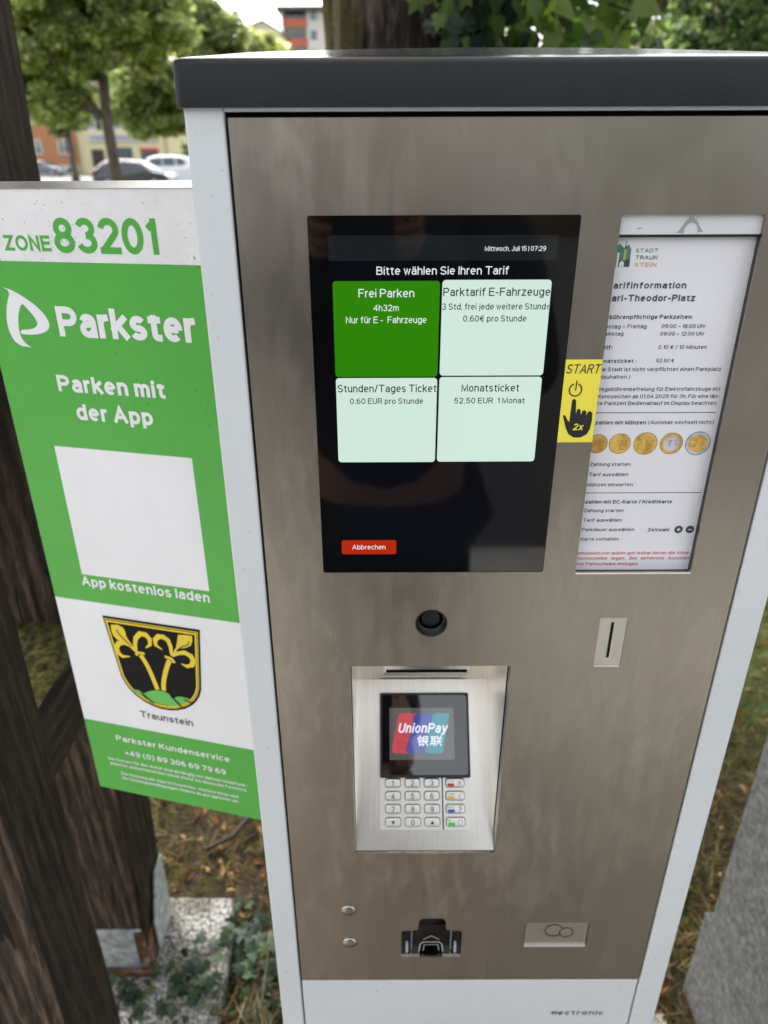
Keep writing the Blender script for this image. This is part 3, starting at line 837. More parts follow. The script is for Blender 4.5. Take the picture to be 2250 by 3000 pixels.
b.box(-.0010, .0815, .0940, .0964, 1.0528, 1.0548, S2)
b.build('card_slot', recess)
b = MB()
flat(b, FT, [rrect(-.0045, .0800, .0616, .1387, .0015)], .0060, MAT['black'], .006)
b.box(-.0040, .0795, .0, .0, .0, .0, MAT['black']) if False else None
term = b.build('payment_terminal', machine, bevel=0.0012)
b = MB()
flat(b, FT, [rrect(-.0024, .0780, .0642, .1366, .0030)], .0064, MAT['glass2'], .0002)
b.build('terminal_glass', term)
b = MB()
e_bg = E('terminal_screen_grey', (84, 84, 84), rough=.03); e_r = E('terminal_screen_red', (190, 70, 84), rough=.03); e_b = E('terminal_screen_blue', (68, 78, 150), rough=.03); e_t = E('terminal_screen_teal', (60, 140, 150), rough=.03); e_w = E('terminal_screen_white', (236, 238, 255), rough=.03)
flat(b, FT, [[(.0045, .0777), (.0656, .0777), (.0656, .1248), (.0045, .1248)]], .0066, e_bg)
def card(x0, x1, x2, x3, mat, h, r=.003):
    flat(b, FT, [[(x3 + r, .0836), (x2 - 0.0, .0836), (x1, .1198), (x0 + r, .1198), (x0 + .0004, .1182), (x3 + .0002, .0855)]], h, mat)
card(.0127, .0300, .0215, .0060, e_r, .0068)
card(.0279, .0480, .0400, .0194, e_b, .0069)
card(.0453, .0616, .0543, .0376, e_t, .0070)
text(b, FT, 'UnionPay', .0124, .0585, .1020, .0088, e_w, .19, .0072, shear=.22)
text(b, FT, '银联', .0298, .0536, .0900, .0095, e_w, .11, .0072, shear=.12)
b.build('terminal_display', term)
b = MB()
key_m = plain('brushed_key', (.88, .85, .79), .38, .85)
flat(b, FT, [rrect(-.0047, .0797, .0158, .0613, .001)], .0012, key_m, .0012)
stroke(b, FT, [(.0538, .0612), (.0538, .0160)], .0012, .0014, MAT['black'])
kp = b.build('keypad', machine)
gk = plain('key_print', (.05, .05, .05), .5); grey_k = plain('grey_key_print', (.32, .31, .30), .5)
fcol = [plain('stop_red', (.60, .03, .03), .5), plain('corr_yellow', (.72, .46, .04), .5), plain('info_blue', (.03, .10, .45), .5), plain('ok_green', (.06, .48, .03), .5)]
rows = [.0568, .0454, .0340, .0226]
names = [['1', '2', '3'], ['4', '5', '6'], ['7', '8', '9'], ['<', '0', '>']]
def key(u, v, w, hgt):
    b = MB()
    loops = []
    for ins, h in ((0, .0012), (0, .0026), (.0006, .0034), (.0016, .0035)):
        loops.append([FT.p(a, c, h) for a, c in rrect(u - w / 2 + ins, u + w / 2 - ins, v - hgt / 2 + ins, v + hgt / 2 - ins, .0022 - ins, 4)])
    b.loft(loops, key_m)
    stroke(b, FT, rrect(u - w / 2 - .0002, u + w / 2 + .0002, v - hgt / 2 - .0002, v + hgt / 2 + .0002, .0024, 4), .0008, .0013, plain_dark, True)
    return b
plain_dark = plain('key_gap', (.10, .10, .095), .6)
for r_, vv in enumerate(rows):
    for c_, uu in enumerate((.0075, .0257, .0437)):
        b = key(uu, vv, .0138, .0076)
        s_ = names[r_][c_]
        if s_ == '<': flat(b, FT, [[(uu - .0017, vv + .0012), (uu, vv - .0022), (uu + .0017, vv + .0012)]], .0037, gk)
        elif s_ == '>': flat(b, FT, [[(uu - .0019, vv - .0018), (uu + .0019, vv - .0018), (uu, vv + .0014)]], .0037, gk)
        else: text(b, FT, s_, uu - (.0015 if s_ != '1' else .0012), uu + (.0015 if s_ != '1' else .0005), vv - .0025, .0050, gk, .14, .0037)
        b.build('key', kp, smooth=False)
    b = key(.0654, vv, .0170, .0076)
    flat(b, FT, [rrect(.0583, .0646, vv - .0031, vv - .0004, .0002)], .0037, fcol[r_])
    text(b, FT, ['STOP', 'CORR', 'INFO', 'OK'][r_], .0580, .0645 if r_ < 3 else .0612, vv + .0006, .0019, grey_k, .15, .0037)
    c = (.0697, vv)
    if r_ == 0:
        stroke(b, FT, [(c[0] - .0017, vv - .0019), (c[0] + .0017, vv + .0019)], .0006, .0037, grey_k); stroke(b, FT, [(c[0] - .0017, vv + .0019), (c[0] + .0017, vv - .0019)], .0006, .0037, grey_k)
    elif r_ == 1: stroke(b, FT, [(c[0] + .0015, vv + .0022), (c[0] - .0015, vv), (c[0] + .0015, vv - .0022)], .0005, .0037, grey_k)
    elif r_ == 2: text(b, FT, '?', c[0] - .0014, c[0] + .0014, vv - .0024, .0048, gk, .14, .0037)
    else: stroke(b, FT, ell(c[0], vv, .0019, .0021, 20), .0005, .0037, grey_k, True)
    b.build('key', kp)

# --- ticket tray with clear flap
b = MB()
b.box(.0145, .0770, .0025, .0400, .7722, .7733, MAT['chrome'])
b.box(.0145, .0770, .0400, .0410, .7733, .8350, plain('tray_back', (.012, .014, .020), .25))
b.box(.0140, .0155, .0025, .0400, .7733, .8350, plain('tray_side', (.02, .021, .025), .3))
b.box(.0759, .0774, .0025, .0400, .7733, .8350, plain('tray_side', (.02, .021, .025), .3))
b.box(.0150, .0764, .0025, .0400, .8336, .8350, MAT['inner'])
tray = b.build('ticket_tray', machine)
b = MB()
clear = m_glass_pane('clear_plastic', (.80, .82, .86), .08)
FV = Frame((0, 0.006, 0), (1, 0, 0), (0, 0, 1), (0, -1, 0))
flat(b, FV, [[(.0158, .7760), (.0338, .7760), (.0352, .7870), (.0380, .7900), (.0540, .7900), (.0568, .7870), (.0580, .7760), (.0756, .7760), (.0756, .8130), (.0590, .8150), (.0325, .8150), (.0158, .8130)]], 0.0, clear)
for xr in (.0185, .0250, .0270, .0645, .0665, .0730):
    b.box(xr - .0005, xr + .0005, .0035, .0060, .7770, .8120, clear)
glow = plain('moulded_plastic_edge', (.42, .43, .45), .2)
stroke(b, FV, [(.0338, .7745), (.0352, .7868), (.0380, .7898), (.0540, .7898), (.0568, .7868), (.0582, .7745)], .0012, .0008, glow)
stroke(b, FV, [(.0380, .7760), (.0392, .7855), (.0530, .7855), (.0542, .7760)], .0007, .0008, glow)
stroke(b, FV, [(.0380, .7935), (.0460, .7995), (.0540, .7935)], .0009, .0008, glow)
for xr in (.0215, .0700): b.box(xr - .0011, xr + .0011, .0020, .0050, .7780, .7920, glow)
for xr in (.0262, .0655): stroke(b, FV, [(xr, .7775), (xr, .8120)], .0007, .0006, glow)
b.box(.0158, .0338, .0016, .0060, .7737, .7760, MAT['chrome']); b.box(.0580, .0756, .0016, .0060, .7737, .7760, MAT['chrome'])
b.build('clear_flap', tray)
# --- domed lock covers
lock_m = plain('dull_lock_metal', (.36, .335, .30), .24, 1.0)
for zc in (.8476, .7990):
    b = MB()
    loops = []
    for r_, h in ((.0078, -.001), (.0078, .0012), (.0070, .0024), (.0052, .0031), (.0025, .0034), (.0004, .00345)):
        loops.append([FM.p(-.0355 + r_ * math.cos(2 * math.pi * i / 32), zc + r_ * .82 * math.sin(2 * math.pi * i / 32), h) for i in range(32)])
    b.loft(loops, lock_m)
    b.build('lock_cover', machine, smooth=True)
# --- coin return flap
b = MB()
flat(b, FC, [rrect(.1384, .1996, .7916, .8258, .0008)], 0.0003, MAT['plate'], 0.001)
cr = b.build('coin_return_flap', machine)
b = MB()
b.box(.1380, .2001, -.0012, .0010, .7905, .7916, MAT['chrome'])
b.box(.1384, .1998, -.0004, .0006, .7917, .7926, MAT['chrome'])
b.build('flap_lip', cr)
b = MB()
gr = plain('engraved_line', (.035, .032, .028), .5)
stroke(b, FC, ell(.1664, .8140, .0086, .0088, 30, 18, 330), .0011, .0005, gr)
stroke(b, FC, ell(.1788, .8110, .0068, .0070, 28), .0011, .0005, gr, True)
b.build('coin_symbol', cr)

# ================================================================== the green zone sign
_th, _le, _ro = R(14.51826), R(-0.60952), R(0.51177)
_Ux = Vector((math.cos(_th), -math.sin(_th), 0)); _Vz = Vector((0, 0, 1)); _N = Vector((-math.sin(_th), -math.cos(_th), 0))
_V = _Vz * math.cos(_le) + _N * math.sin(_le); _N2 = _N * math.cos(_le) - _Vz * math.sin(_le)
_U2 = _Ux * math.cos(_ro) + _V * math.sin(_ro); _V2 = _V * math.cos(_ro) - _Ux * math.sin(_ro)
FG = Frame((-0.32208, 0.14, 0.86270), _U2, _V2, _N2)
sign = thing('parking_zone_sign', tuple(FG.p(.102, 0, -.004)), 'green and white parking zone sign left of the machine, reading ZONE 83201', 'sign')
b = MB()
flat(b, FG, [rrect(0, .2045, 0, .6172, .002, 3)], 0.0, MAT['sign_white2'], .0035, MAT['alu'])
flat(b, FG, [rrect(.0002, .2043, .5655, .6170, .001, 2)], .0002, MAT['sign_white'])
flat(b, FG, [rrect(.0002, .2043, .2515, .5653, 0)], .0002, MAT['sign_green'])
flat(b, FG, [rrect(.0002, .2043, .0002, .0982, 0)], .0002, MAT['sign_green'])
b.build('sign_panel', sign)
b = MB()
q = [FG.p(u, v, h) for u in (0, .2045) for v, h in ((.6174, .0015), (.6222, -.0100), (.6210, -.0112), (.6160, -.0036))]
b.add(q, [(0, 1, 5, 4), (1, 2, 6, 5), (2, 3, 7, 6), (0, 3, 2, 1), (4, 5, 6, 7), (0, 4, 7, 3)], MAT['alu'])
b.build('top_rim', sign)
for v0 in (.11, .50):
    b = MB()
    q = [FG.p(u, v, h) for u in (.06, .222) for v in (v0, v0 + .03) for h in (-.0036, -.014)]
    b.add(q, [(0, 1, 3, 2), (4, 6, 7, 5), (0, 4, 5, 1), (2, 3, 7, 6), (0, 2, 6, 4), (1, 5, 7, 3)], MAT['alu'])
    b.build('mounting_bracket', sign)
G, Wt, Yl, Bk = MAT['sign_green'], MAT['sign_white'], MAT['sign_gold'], MAT['sign_black']
h1 = .0004
b = MB()
text(b, FG, 'ZONE', .0315, .0735, .5733, .0112, G, .225, h1, gap=.12)
text(b, FG, '83201', .0770, .1655, .5722, .0250, G, .22, h1, gap=.07)
b.build('zone_number', sign)
b = MB()
LOGO = [(211, 5453), (267, 5419), (217, 5333), (180, 5228), (170, 5121), (198, 5028), (258, 4983), (360, 4978), (318, 4999), (282, 5042), (271, 5105), (288, 5205), (317, 5278), (358, 5334), (390, 5298), (418, 5266), (452, 5218), (466, 5179), (451, 5152), (415, 5133), (357, 5122), (294, 5119), (280, 5085), (362, 5079), (459, 5089), (535, 5113), (573, 5150), (577, 5190), (546, 5254), (478, 5322), (392, 5377), (305, 5426)]
LOGO = [(a * 1e-4, c * 1e-4) for a, c in LOGO]
sm = []
for i in range(len(LOGO)):                                  # round the traced outline once
    a, c = LOGO[i], LOGO[(i + 1) % len(LOGO)]
    sharp = i in (0, 7)
    if sharp: sm.append(a)
    else: sm.append((a[0] * .8 + c[0] * .2, a[1] * .8 + c[1] * .2))
    sm.append((a[0] * .3 + c[0] * .7, a[1] * .3 + c[1] * .7))
flat(b, FG, [sm], h1, MAT['sign_white2'])
text(b, FG, 'Parkster', .0655, .1880, .5080, .0238, MAT['sign_white2'], .26, h1, gap=.06)
b.build('logo', sign)
b = MB()
text(b, FG, 'Parken mit', .0535, .1540, .4617, .0140, MAT['sign_white2'], .245, h1, gap=.10)
text(b, FG, 'der App', .0665, .1390, .4377, .0140, MAT['sign_white2'], .245, h1, gap=.10)
b.build('slogan', sign)
b = MB()
flat(b, FG, [rrect(.0370, .1699, .2820, .4116, 0)], .00035, MAT['sign_white2'])
text(b, FG, 'App kostenlos laden', .0350, .1695, .2695, .0105, MAT['sign_white2'], .21, h1, gap=.11)
b.build('code_field', sign)
b = MB()
def T4(L): return [(a * 1e-4, c * 1e-4) for a, c in L]
SH = T4([(492, 2370), (1556, 2379), (1486, 1697), (1452, 1580), (1390, 1477), (1292, 1387), (1186, 1336), (1082, 1312), (957, 1318), (835, 1351), (718, 1414), (630, 1497), (579, 1600), (555, 1715)])
def inset(P, d):
    cx, cy = .1024, .1900
    return [(cx + (a - cx) * (1 - d / abs(.05)), cy + (c - cy) * (1 - d / .05)) for a, c in P]
# upright shield: straight top corners, rounded foot
def shield(x0, x1, y0, y1):
    tp_ = .0068 * (y1 - y0 - .03) / .076
    xa, xb = x0, x1
    x0, x1 = x0 + tp_, x1 - tp_
    r = (x1 - x0) * .5; cx = (x0 + x1) / 2
    return [(xa, y1)] + [(cx - r * math.cos(R(a)), y0 + (r * .95) - r * .95 * math.sin(R(a))) for a in range(0, 181, 12)] + [(xb, y1)]
flat(b, FG, [shield(.0500, .1545, .1310, .2374)], h1, Bk)
flat(b, FG, [shield(.0515, .1523, .1335, .2348)], h1 + .0002, Yl)
flat(b, FG, [shield(.0522, .1514, .1344, .2338)], h1 + .0003, Bk)
flat(b, FG, [shield(.0528, .1508, .1350, .2330)], h1 + .0004, Yl)
flat(b, FG, [shield(.0549, .1486, .1371, .2309)], h1 + .0006, Bk)
LG = MAT['sign_lime']
HL = h1 + .0008
flat(b, FG, [T4([(662, 1500), (710, 1516), (754, 1516), (795, 1496), (842, 1452), (882, 1404), (845, 1416), (765, 1468), (712, 1520 - 40)])], HL, LG)
flat(b, FG, [T4([(1145, 1487), (1186, 1516), (1238, 1529), (1298, 1524), (1330, 1512), (1263, 1446), (1190, 1406), (1165, 1405)])], HL + .0001, LG)
flat(b, FG, [T4([(777, 1461), (834, 1503), (897, 1536), (970, 1560), (1044, 1561), (1103, 1539), (1145, 1487), (1171, 1410), (1180, 1403), (1092, 1383), (982, 1384), (868, 1410)])], HL + .0002, LG)
for x_, z_, dx in ((77, 150, 6), (79, 147.5, 7), (81, 145, 7), (83.5, 143, 7), (86, 141, 6), (111, 152, 5), (113, 149.5, 5.5), (115, 147, 6), (117, 144.5, 6), (119, 142, 5), (126, 151, 5), (129, 150, 5), (132, 149, 4)):
    stroke(b, FG, [(x_ * mm, z_ * mm), ((x_ + dx) * mm, (z_ - 3.6) * mm)], .0008, HL + .0005, Bk)
def S(L, w, h=HL): stroke(b, FG, T4(L), w, h, Yl, ext=.0003)
S([(857, 1967), (885, 1915), (912, 1845), (936, 1765), (957, 1672), (978, 1571)], .0050)
S([(1173, 1963), (1140, 1895), (1108, 1815), (1080, 1735), (1058, 1650), (1049, 1571)], .0050)
BL = T4([(582, 2283), (665, 2296), (715, 2272), (732, 2229), (733, 2171), (764, 2104), (823, 2021), (809, 2008), (738, 2060), (683, 2097), (624, 2113), (588, 2153), (576, 2204)])
flat(b, FG, [BL], HL, Yl)
flat(b, FG, [T4([(1310, 2286), (1388, 2296), (1461, 2296), (1455, 2233), (1430, 2178), (1373, 2145), (1305, 2124), (1211, 2016), (1194, 2019), (1263, 2123), (1288, 2199)])], HL, Yl)
wv = [.0030, .0042, .0050, .0056, .0056, .0050, .0036, .0010]
for L in ([(820, 2000), (758, 2070), (701, 2093), (635, 2075), (598, 2022), (601, 1956), (650, 1917), (733, 1932)],
          [(817, 2007), (816, 2086), (837, 2169), (896, 2230), (956, 2227), (991, 2181), (985, 2115), (930, 2068)],
          [(1205, 2034), (1210, 2127), (1192, 2202), (1149, 2233), (1095, 2231), (1051, 2185), (1048, 2120), (1113, 2078)],
          [(1215, 2026), (1291, 2069), (1353, 2086), (1414, 2058), (1436, 2003), (1411, 1945), (1354, 1922), (1297, 1945)]):
    stroke(b, FG, T4(L), wv, HL + .0001, Yl)
S([(807, 1965), (838, 1997), (875, 1999), (905, 1995)], .0030, HL + .0003)
S([(1131, 2002), (1172, 1996), (1206, 1982), (1223, 1945)], .0030, HL + .0003)
for L in ([(640, 2240), (650, 2190), (700, 2140), (770, 2060)], [(1420, 2230), (1400, 2185), (1330, 2150), (1265, 2090)]):
    stroke(b, FG, T4(L), .0009, HL + .0004, Bk)
text(b, FG, 'Traunstein', .0712, .1316, .1155, .0082, MAT['sign_grey'], .16, h1)
b.build('coat_of_arms', sign)
b = MB()
W2 = MAT['sign_white2']
text(b, FG, 'Parkster Kundenservice', .0353, .1680, .0757, .0076, W2, .19, h1)
text(b, FG, '+49 (0) 89 306 69 79 69', .0425, .1616, .0567, .0072, W2, .19, h1)
text(b, FG, 'Die Kosten für den Anruf sind abhängig von deinem Mobilfunk-', .0193, .1845, .0450, .0042, W2, .18, h1)
text(b, FG, 'anbieter und entsprechen einem Anruf ins deutsche Festnetz.', .0207, .1840, .0382, .0042, W2, .18, h1)
text(b, FG, 'Die Nutzung der App ist kostenlos. Weitere Infos und', .0322, .1722, .0260, .0042, W2, .18, h1)
text(b, FG, 'die Nutzungsbedingungen findest du auf parkster.de.', .0319, .1724, .0192, .0042, W2, .18, h1)
b.build('service_lettering', sign)

# ================================================================== timber shelter on the left
shelter = thing('timber_shelter', (-.54, .5, 0), 'dark weathered timber shelter posts joined by a mossy rail behind the green sign', 'shelter')
def post(x0, x1, y0, y1, z0, z1, lean, name='post', mat=None, seed=1, xb=0.0):
    b = MB(); loops = []; rn = random.Random(seed)
    n = 36
    for i in range(n + 1):
        z = z0 + (z1 - z0) * i / n; dx = lean * (z - z0)
        c = .006
        wob = [noise.noise(Vector((seed * 7.1 + k * 3.3, z * 5, 0))) * .0035 for k in range(8)]
        cc = [(x0 + c, y0), (x1 - c, y0), (x1, y0 + c), (x1, y1 - c), (x1 - c, y1), (x0 + c, y1), (x0, y1 - c), (x0, y0 + c)]
        loops.append([(x + dx + wob[k], y + wob[(k + 3) % 8], z) for k, (x, y) in enumerate(cc)])
    b.loft(loops, mat or MAT['wood'])
    wf_ = b.mi(MAT['wood_lit_front'])
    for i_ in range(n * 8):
        if i_ % 8 in (0, 7): b.m[i_] = wf_          # light on the front faces, painted as a paler wood
    return b.build(name, shelter)
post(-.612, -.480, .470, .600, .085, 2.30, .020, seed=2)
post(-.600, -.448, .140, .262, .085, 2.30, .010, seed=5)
b = MB()
loops = []
for i in range(9):
    y = .260 + .212 * i / 8
    loops.append([(-.575, y, .735), (-.458, y, .732), (-.453, y, .738), (-.453, y, .846), (-.459, y, .851), (-.575, y, .852)])
b.loft(loops, MAT['wood_y'])
rail = b.build('rail', shelter)
b = MB()
vs_, fs_ = [], []
nx, ny = 26, 36
for i in range(nx + 1):
    for j in range(ny + 1):
        x = -.577 + .121 * i / nx; y = .262 + .208 * j / ny
        e = min(i, nx - i, 3) / 3.0
        z = .8512 + e * (.005 + .006 * noise.noise(Vector((x * 60, y * 60, 1))) + .004 * noise.noise(Vector((x * 170, y * 170, 5))))
        vs_.append((x, y, max(z, .8502)))
for i in range(nx):
    for j in range(ny):
        a = i * (ny + 1) + j
        fs_.append((a, a + ny + 1, a + ny + 2, a + 1))
b.add(vs_, fs_, MAT['moss'])
b.build('moss_cover', rail, smooth=True)
b = MB()
b.box(-1.75, -.30, -.05, 1.15, 2.30, 2.36, MAT['wood_y'])
b.build('roof', shelter, bevel=.006)  # unseen roof, added so the upper posts fall in shade
b = MB()
b.box(-1.75, -.30, -.085, -.052, 1.93, 2.34, MAT['wood_y'])
b.build('front_shade_board', shelter, bevel=.004)  # unseen board, added to block sky light from the front
b = MB()
b.box(-.298, -.265, -.085, 1.15, 1.98, 2.34, MAT['wood_y'])
b.build('side_shade_board', shelter, bevel=.004)  # unseen board, added to keep side light off the upper posts
# steel shoe under the rear post
b = MB()
b.box(-.606, -.486, .462, .4695, .002, .125, MAT['galv'])
b.box(-.612, -.600, .455, .4615, .002, .128, MAT['rust'])
b.box(-.497, -.478, .455, .4615, .002, .128, MAT['rust'])
b.box(-.612, -.478, .450, .4545, .002, .020, MAT['rust'])
b.box(-.6115, -.4785, .4705, .600, .002, .084, MAT['rust'])
b.build('post_shoe', shelter, bevel=.0015)
b = MB()
b.add([(-.4735, .50, .01), (-.4735, .59, .01), (-.4735, .59, .19), (-.4735, .545, .19), (-.4735, .50, .10), (-.4705, .50, .01), (-.4705, .59, .01), (-.4705, .59, .19), (-.4705, .545, .19), (-.4705, .50, .10)],
      [(4, 3, 2, 1, 0), (5, 6, 7, 8, 9), (0, 1, 6, 5), (1, 2, 7, 6), (2, 3, 8, 7), (3, 4, 9, 8), (4, 0, 5, 9)], MAT['galv'])
b.build('shoe_plate', shelter)
footing = MB()
loops = []
rn = random.Random(3)
for z, g in ((GZ - .12, .004), (-.008, .002), (-.002, -.002), (0.0, -.008)):
    P4 = [(-.95, .05), (-.315, .05), (-.330, .55), (-.348, .628), (-.95, .640)]
    cx, cy = -.64, .34
    loops.append([(x + (g if x > cx else -g), y + (g if y > cy else -g), z) for x, y in P4])
footing.loft(loops, MAT['concrete'])
tag(footing.build('concrete_footing'), 'speckled exposed aggregate concrete footing under the timber posts, partly covered by ivy', 'footing')

# ================================================================== grey stone pillar on the right
pil = thing('stone_pillar', (.76, .15, GZ), 'dark grey rough stone pillar on a wider plinth right of the machine', 'pillar')
b = MB()
def stone_block(x0, x1, y0, y1, z0, z1, n, seed):
    b = MB(); loops = []
    for i in range(n + 1):
        z = z0 + (z1 - z0) * i / n
        c = .004
        cc = []
        m = 10
        for (ax, ay, bx, by) in ((x0, y0, x1, y0), (x1, y0, x1, y1), (x1, y1, x0, y1), (x0, y1, x0, y0)):
            for k in range(m):
                t_ = k / m
                x = ax + (bx - ax) * t_; y = ay + (by - ay) * t_
                d = noise.noise(Vector((x * 26 + seed, y * 26, z * 26))) * .0016 + noise.noise(Vector((x * 9, y * 9 + seed, z * 9))) * .002
                cc.append((x + d, y + d * .7, z))
        loops.append(cc)
    b.loft(loops, MAT['stone'])
    return b
stone_block(.614, .96, -.10, .450, GZ, .196, 14, 3.3).build('plinth', pil, bevel=.0)
stone_block(.6150, .945, -.085, .4270, .196, 1.02, 40, 8.1).build('shaft', pil)

# ================================================================== ground
b = MB()
nx = 60
vs_, fs_ = [], []
xs = np.concatenate([np.linspace(-300, -4, 12), np.linspace(-3, 3, 61), np.linspace(4, 300, 12)])
ys = np.concatenate([np.linspace(-60, -3, 10), np.linspace(-2, 5, 71), np.linspace(6, 400, 14)])
for x in xs:
    for y in ys:
        z = GZ
        if -3 < x < 3 and -1.5 < y < 5: z += .012 * noise.noise(Vector((x * 3.1, y * 3.1, 0))) + .006 * noise.noise(Vector((x * 14, y * 14, 3)))
        vs_.append((x, y, z))
k = len(ys)
for i in range(len(xs) - 1):
    for j in range(k - 1):
        fs_.append((i * k + j, (i + 1) * k + j, (i + 1) * k + j + 1, i * k + j + 1))
m, t, bs = new_mat('ground_soil_and_lawn')
v_ = coords(t)
n1 = noise_n(t, v_, 24, 9, 0.65)
soil = ramp(t, n1, [(0.30, (.010, .007, .004)), (0.5, (.030, .021, .012)), (0.72, (.085, .060, .032))])
lawn = ramp(t, n1, [(0.30, (.020, .026, .008)), (0.5, (.055, .066, .020)), (0.72, (.13, .13, .045))])
sep = t.nodes.new('ShaderNodeSeparateXYZ')
t.links.new(v_, sep.inputs[0])
yy = mathn(t, 'ADD', sep.outputs[1], mathn(t, 'MULTIPLY', noise_n(t, v_, 3, 3), 0.9))
t.links.new(mix(t, ramp(t, mathn(t, 'MULTIPLY', yy, 0.5), [(0.70, (0, 0, 0)), (1.0, (1, 1, 1))]), soil, lawn), bs.inputs['Base Color'])
bs.inputs['Roughness'].default_value = 0.95
bs.inputs['Specular IOR Level'].default_value = 0.15
bump(t, bs, n1, 0.8, 0.02)
b.add(vs_, fs_, m)
tag(b.build('ground', smooth=True), kind='structure')
pale_c = m_ramp('pale_concrete', [(0.3, (.34, .325, .30)), (0.7, (.50, .485, .45))], 5, 6, .85, b_s=.15)
dark_a = m_ramp('dark_asphalt', [(0.3, (.045, .045, .045)), (0.7, (.085, .083, .08))], 60, 5, .9, b_s=.2)
b = MB()
b.box(-6, 6, -2.3, -1.155, GZ - .1, GZ + .016, pale_c)
tag(b.build('path'), kind='structure')
b = MB()
b.box(-20, 20, -16, -2.31, GZ - .1, GZ + .008, dark_a)
tag(b.build('parking_lot'), kind='structure')
# paved forecourt where the photographer stands, and slabs beside the machine
pave = m_ramp('paving', [(0.3, (.13, .115, .095)), (0.55, (.21, .185, .155)), (0.75, (.30, .27, .23))], 14, 8, .85, b_s=.3)
b = MB()
b.box(-6, 6, -1.15, -.25, GZ - .1, GZ + .018, pave)
tag(b.build('pavement'), kind='structure')
slab_m = m_ramp('mossy_paving_stone', [(0.34, (.05, .045, .03)), (0.46, (.22, .20, .17)), (0.7, (.42, .40, .36))], 16, 8, .9, b_s=.5)
for i, (x0, x1, y0, y1) in enumerate(((.335, .555, .30, .395), (.36, .59, .165, .285), (.34, .60, .0, .15))):
    b = MB()
    b.box(x0, x1, y0, y1, GZ - .05, GZ + .012 + i * .002, slab_m)
    tag(b.build('paving_stone', bevel=.006), ['pale mossy paving stone farthest back beside the grey pillar', 'pale mossy paving stone in the middle between machine and pillar', 'pale mossy paving stone nearest the pavement beside the machine'][i], 'paving stone', 'paving stones beside the machine')
asph = m_ramp('pale_asphalt', [(0.3, (.14, .14, .14)), (0.7, (.24, .235, .225))], 2.5, 8, .9, b_s=.1)
b = MB()
b.add([(-150, 33, GZ + .01), (150, 33, GZ + .01), (150, 80.5, GZ + .01), (-150, 80.5, GZ + .01)], [(0, 1, 2, 3)], asph)
tag(b.build('road'), kind='structure')
b = MB()
b.box(-150, 150, 80.5, 81.0, GZ, GZ + .13, slab_m)
tag(b.build('kerb'), kind='structure')

# ================================================================== leaf meshes
def leaf_obj(name, tmpl, faces, pos, ax, nrm, size, cols, mat, parent=None, smooth=False):
    """many copies of one leaf outline in ONE mesh; ax = tip direction, nrm = upper side"""
    tmpl = np.asarray(tmpl, float); n = len(pos); k = len(tmpl)
    pos = np.asarray(pos, float); ax = np.asarray(ax, float); nrm = np.asarray(nrm, float)
    ax = ax / np.linalg.norm(ax, axis=1, keepdims=True)
    sd = np.cross(nrm, ax); sd /= np.maximum(1e-6, np.linalg.norm(sd, axis=1, keepdims=True))
    nr = np.cross(ax, sd)
    size = np.asarray(size, float).reshape(-1, 1, 1)
    V = pos[:, None, :] + size * (tmpl[None, :, 0:1] * sd[:, None, :] + tmpl[None, :, 1:2] * ax[:, None, :] + tmpl[None, :, 2:3] * nr[:, None, :])
    off = root_of(parent) if parent is not None else Vector((0, 0, 0))
    V = V.reshape(-1, 3) - np.array(off)
    F = [tuple(i * k + q for q in f) for i in range(n) for f in faces]
    me = bpy.data.meshes.new(name)
    me.from_pydata(V.tolist(), [], F)
    me.materials.append(mat)
    ca = me.color_attributes.new('col', 'FLOAT_COLOR', 'POINT')
    C = np.ones((n, k, 4)); C[:, :, :3] = np.asarray(cols, float)[:, None, :]
    ca.data.foreach_set('color', C.reshape(-1))
    if smooth: me.polygons.foreach_set('use_smooth', [True] * len(F))
    me.update()
    o = bpy.data.objects.new(name, me)
    COL.objects.link(o)
    if parent is not None: o.parent = parent
    return o
OVAL = [(0, .06, 0), (.30, .12, .05), (.40, .42, .06), (.20, .80, .02), (0, 1.08, -.08), (-.20, .80, .02), (-.40, .42, .06), (-.30, .12, .05), (0, .5, -.04)]
OVAL_F = [(0, 1, 8), (1, 2, 8), (2, 3, 8), (3, 4, 8), (4, 5, 8), (5, 6, 8), (6, 7, 8), (7, 0, 8)]
QUAD = [(0, 0, 0), (.38, .45, .06), (0, 1, -.06), (-.38, .45, .06)]
QUAD_F = [(0, 1, 2), (0, 2, 3)]
IVY = [(0, .0, 0), (.28, -.10, -.03), (.52, .16, -.06), (.30, .34, .02), (.46, .62, -.05), (.20, .62, .02), (0, 1.02, -.07), (-.20, .62, .02), (-.46, .62, -.05), (-.30, .34, .02), (-.52, .16, -.06), (-.28, -.10, -.03), (0, .36, .03)]
IVY_F = [(i, (i + 1) % 12, 12) for i in range(12)]
BLADE = [(-.5, 0, 0), (.5, 0, 0), (.32, .55, .0), (0, 1, 0), (-.32, .55, 0)]
BLADE_F = [(0, 1, 2, 4), (4, 2, 3)]

def palette(rng, n, cols, jit=.25):
    C = np.array(cols)[rng.integers(0, len(cols), n)]
    return C * (1 + rng.uniform(-jit, jit, (n, 1)))

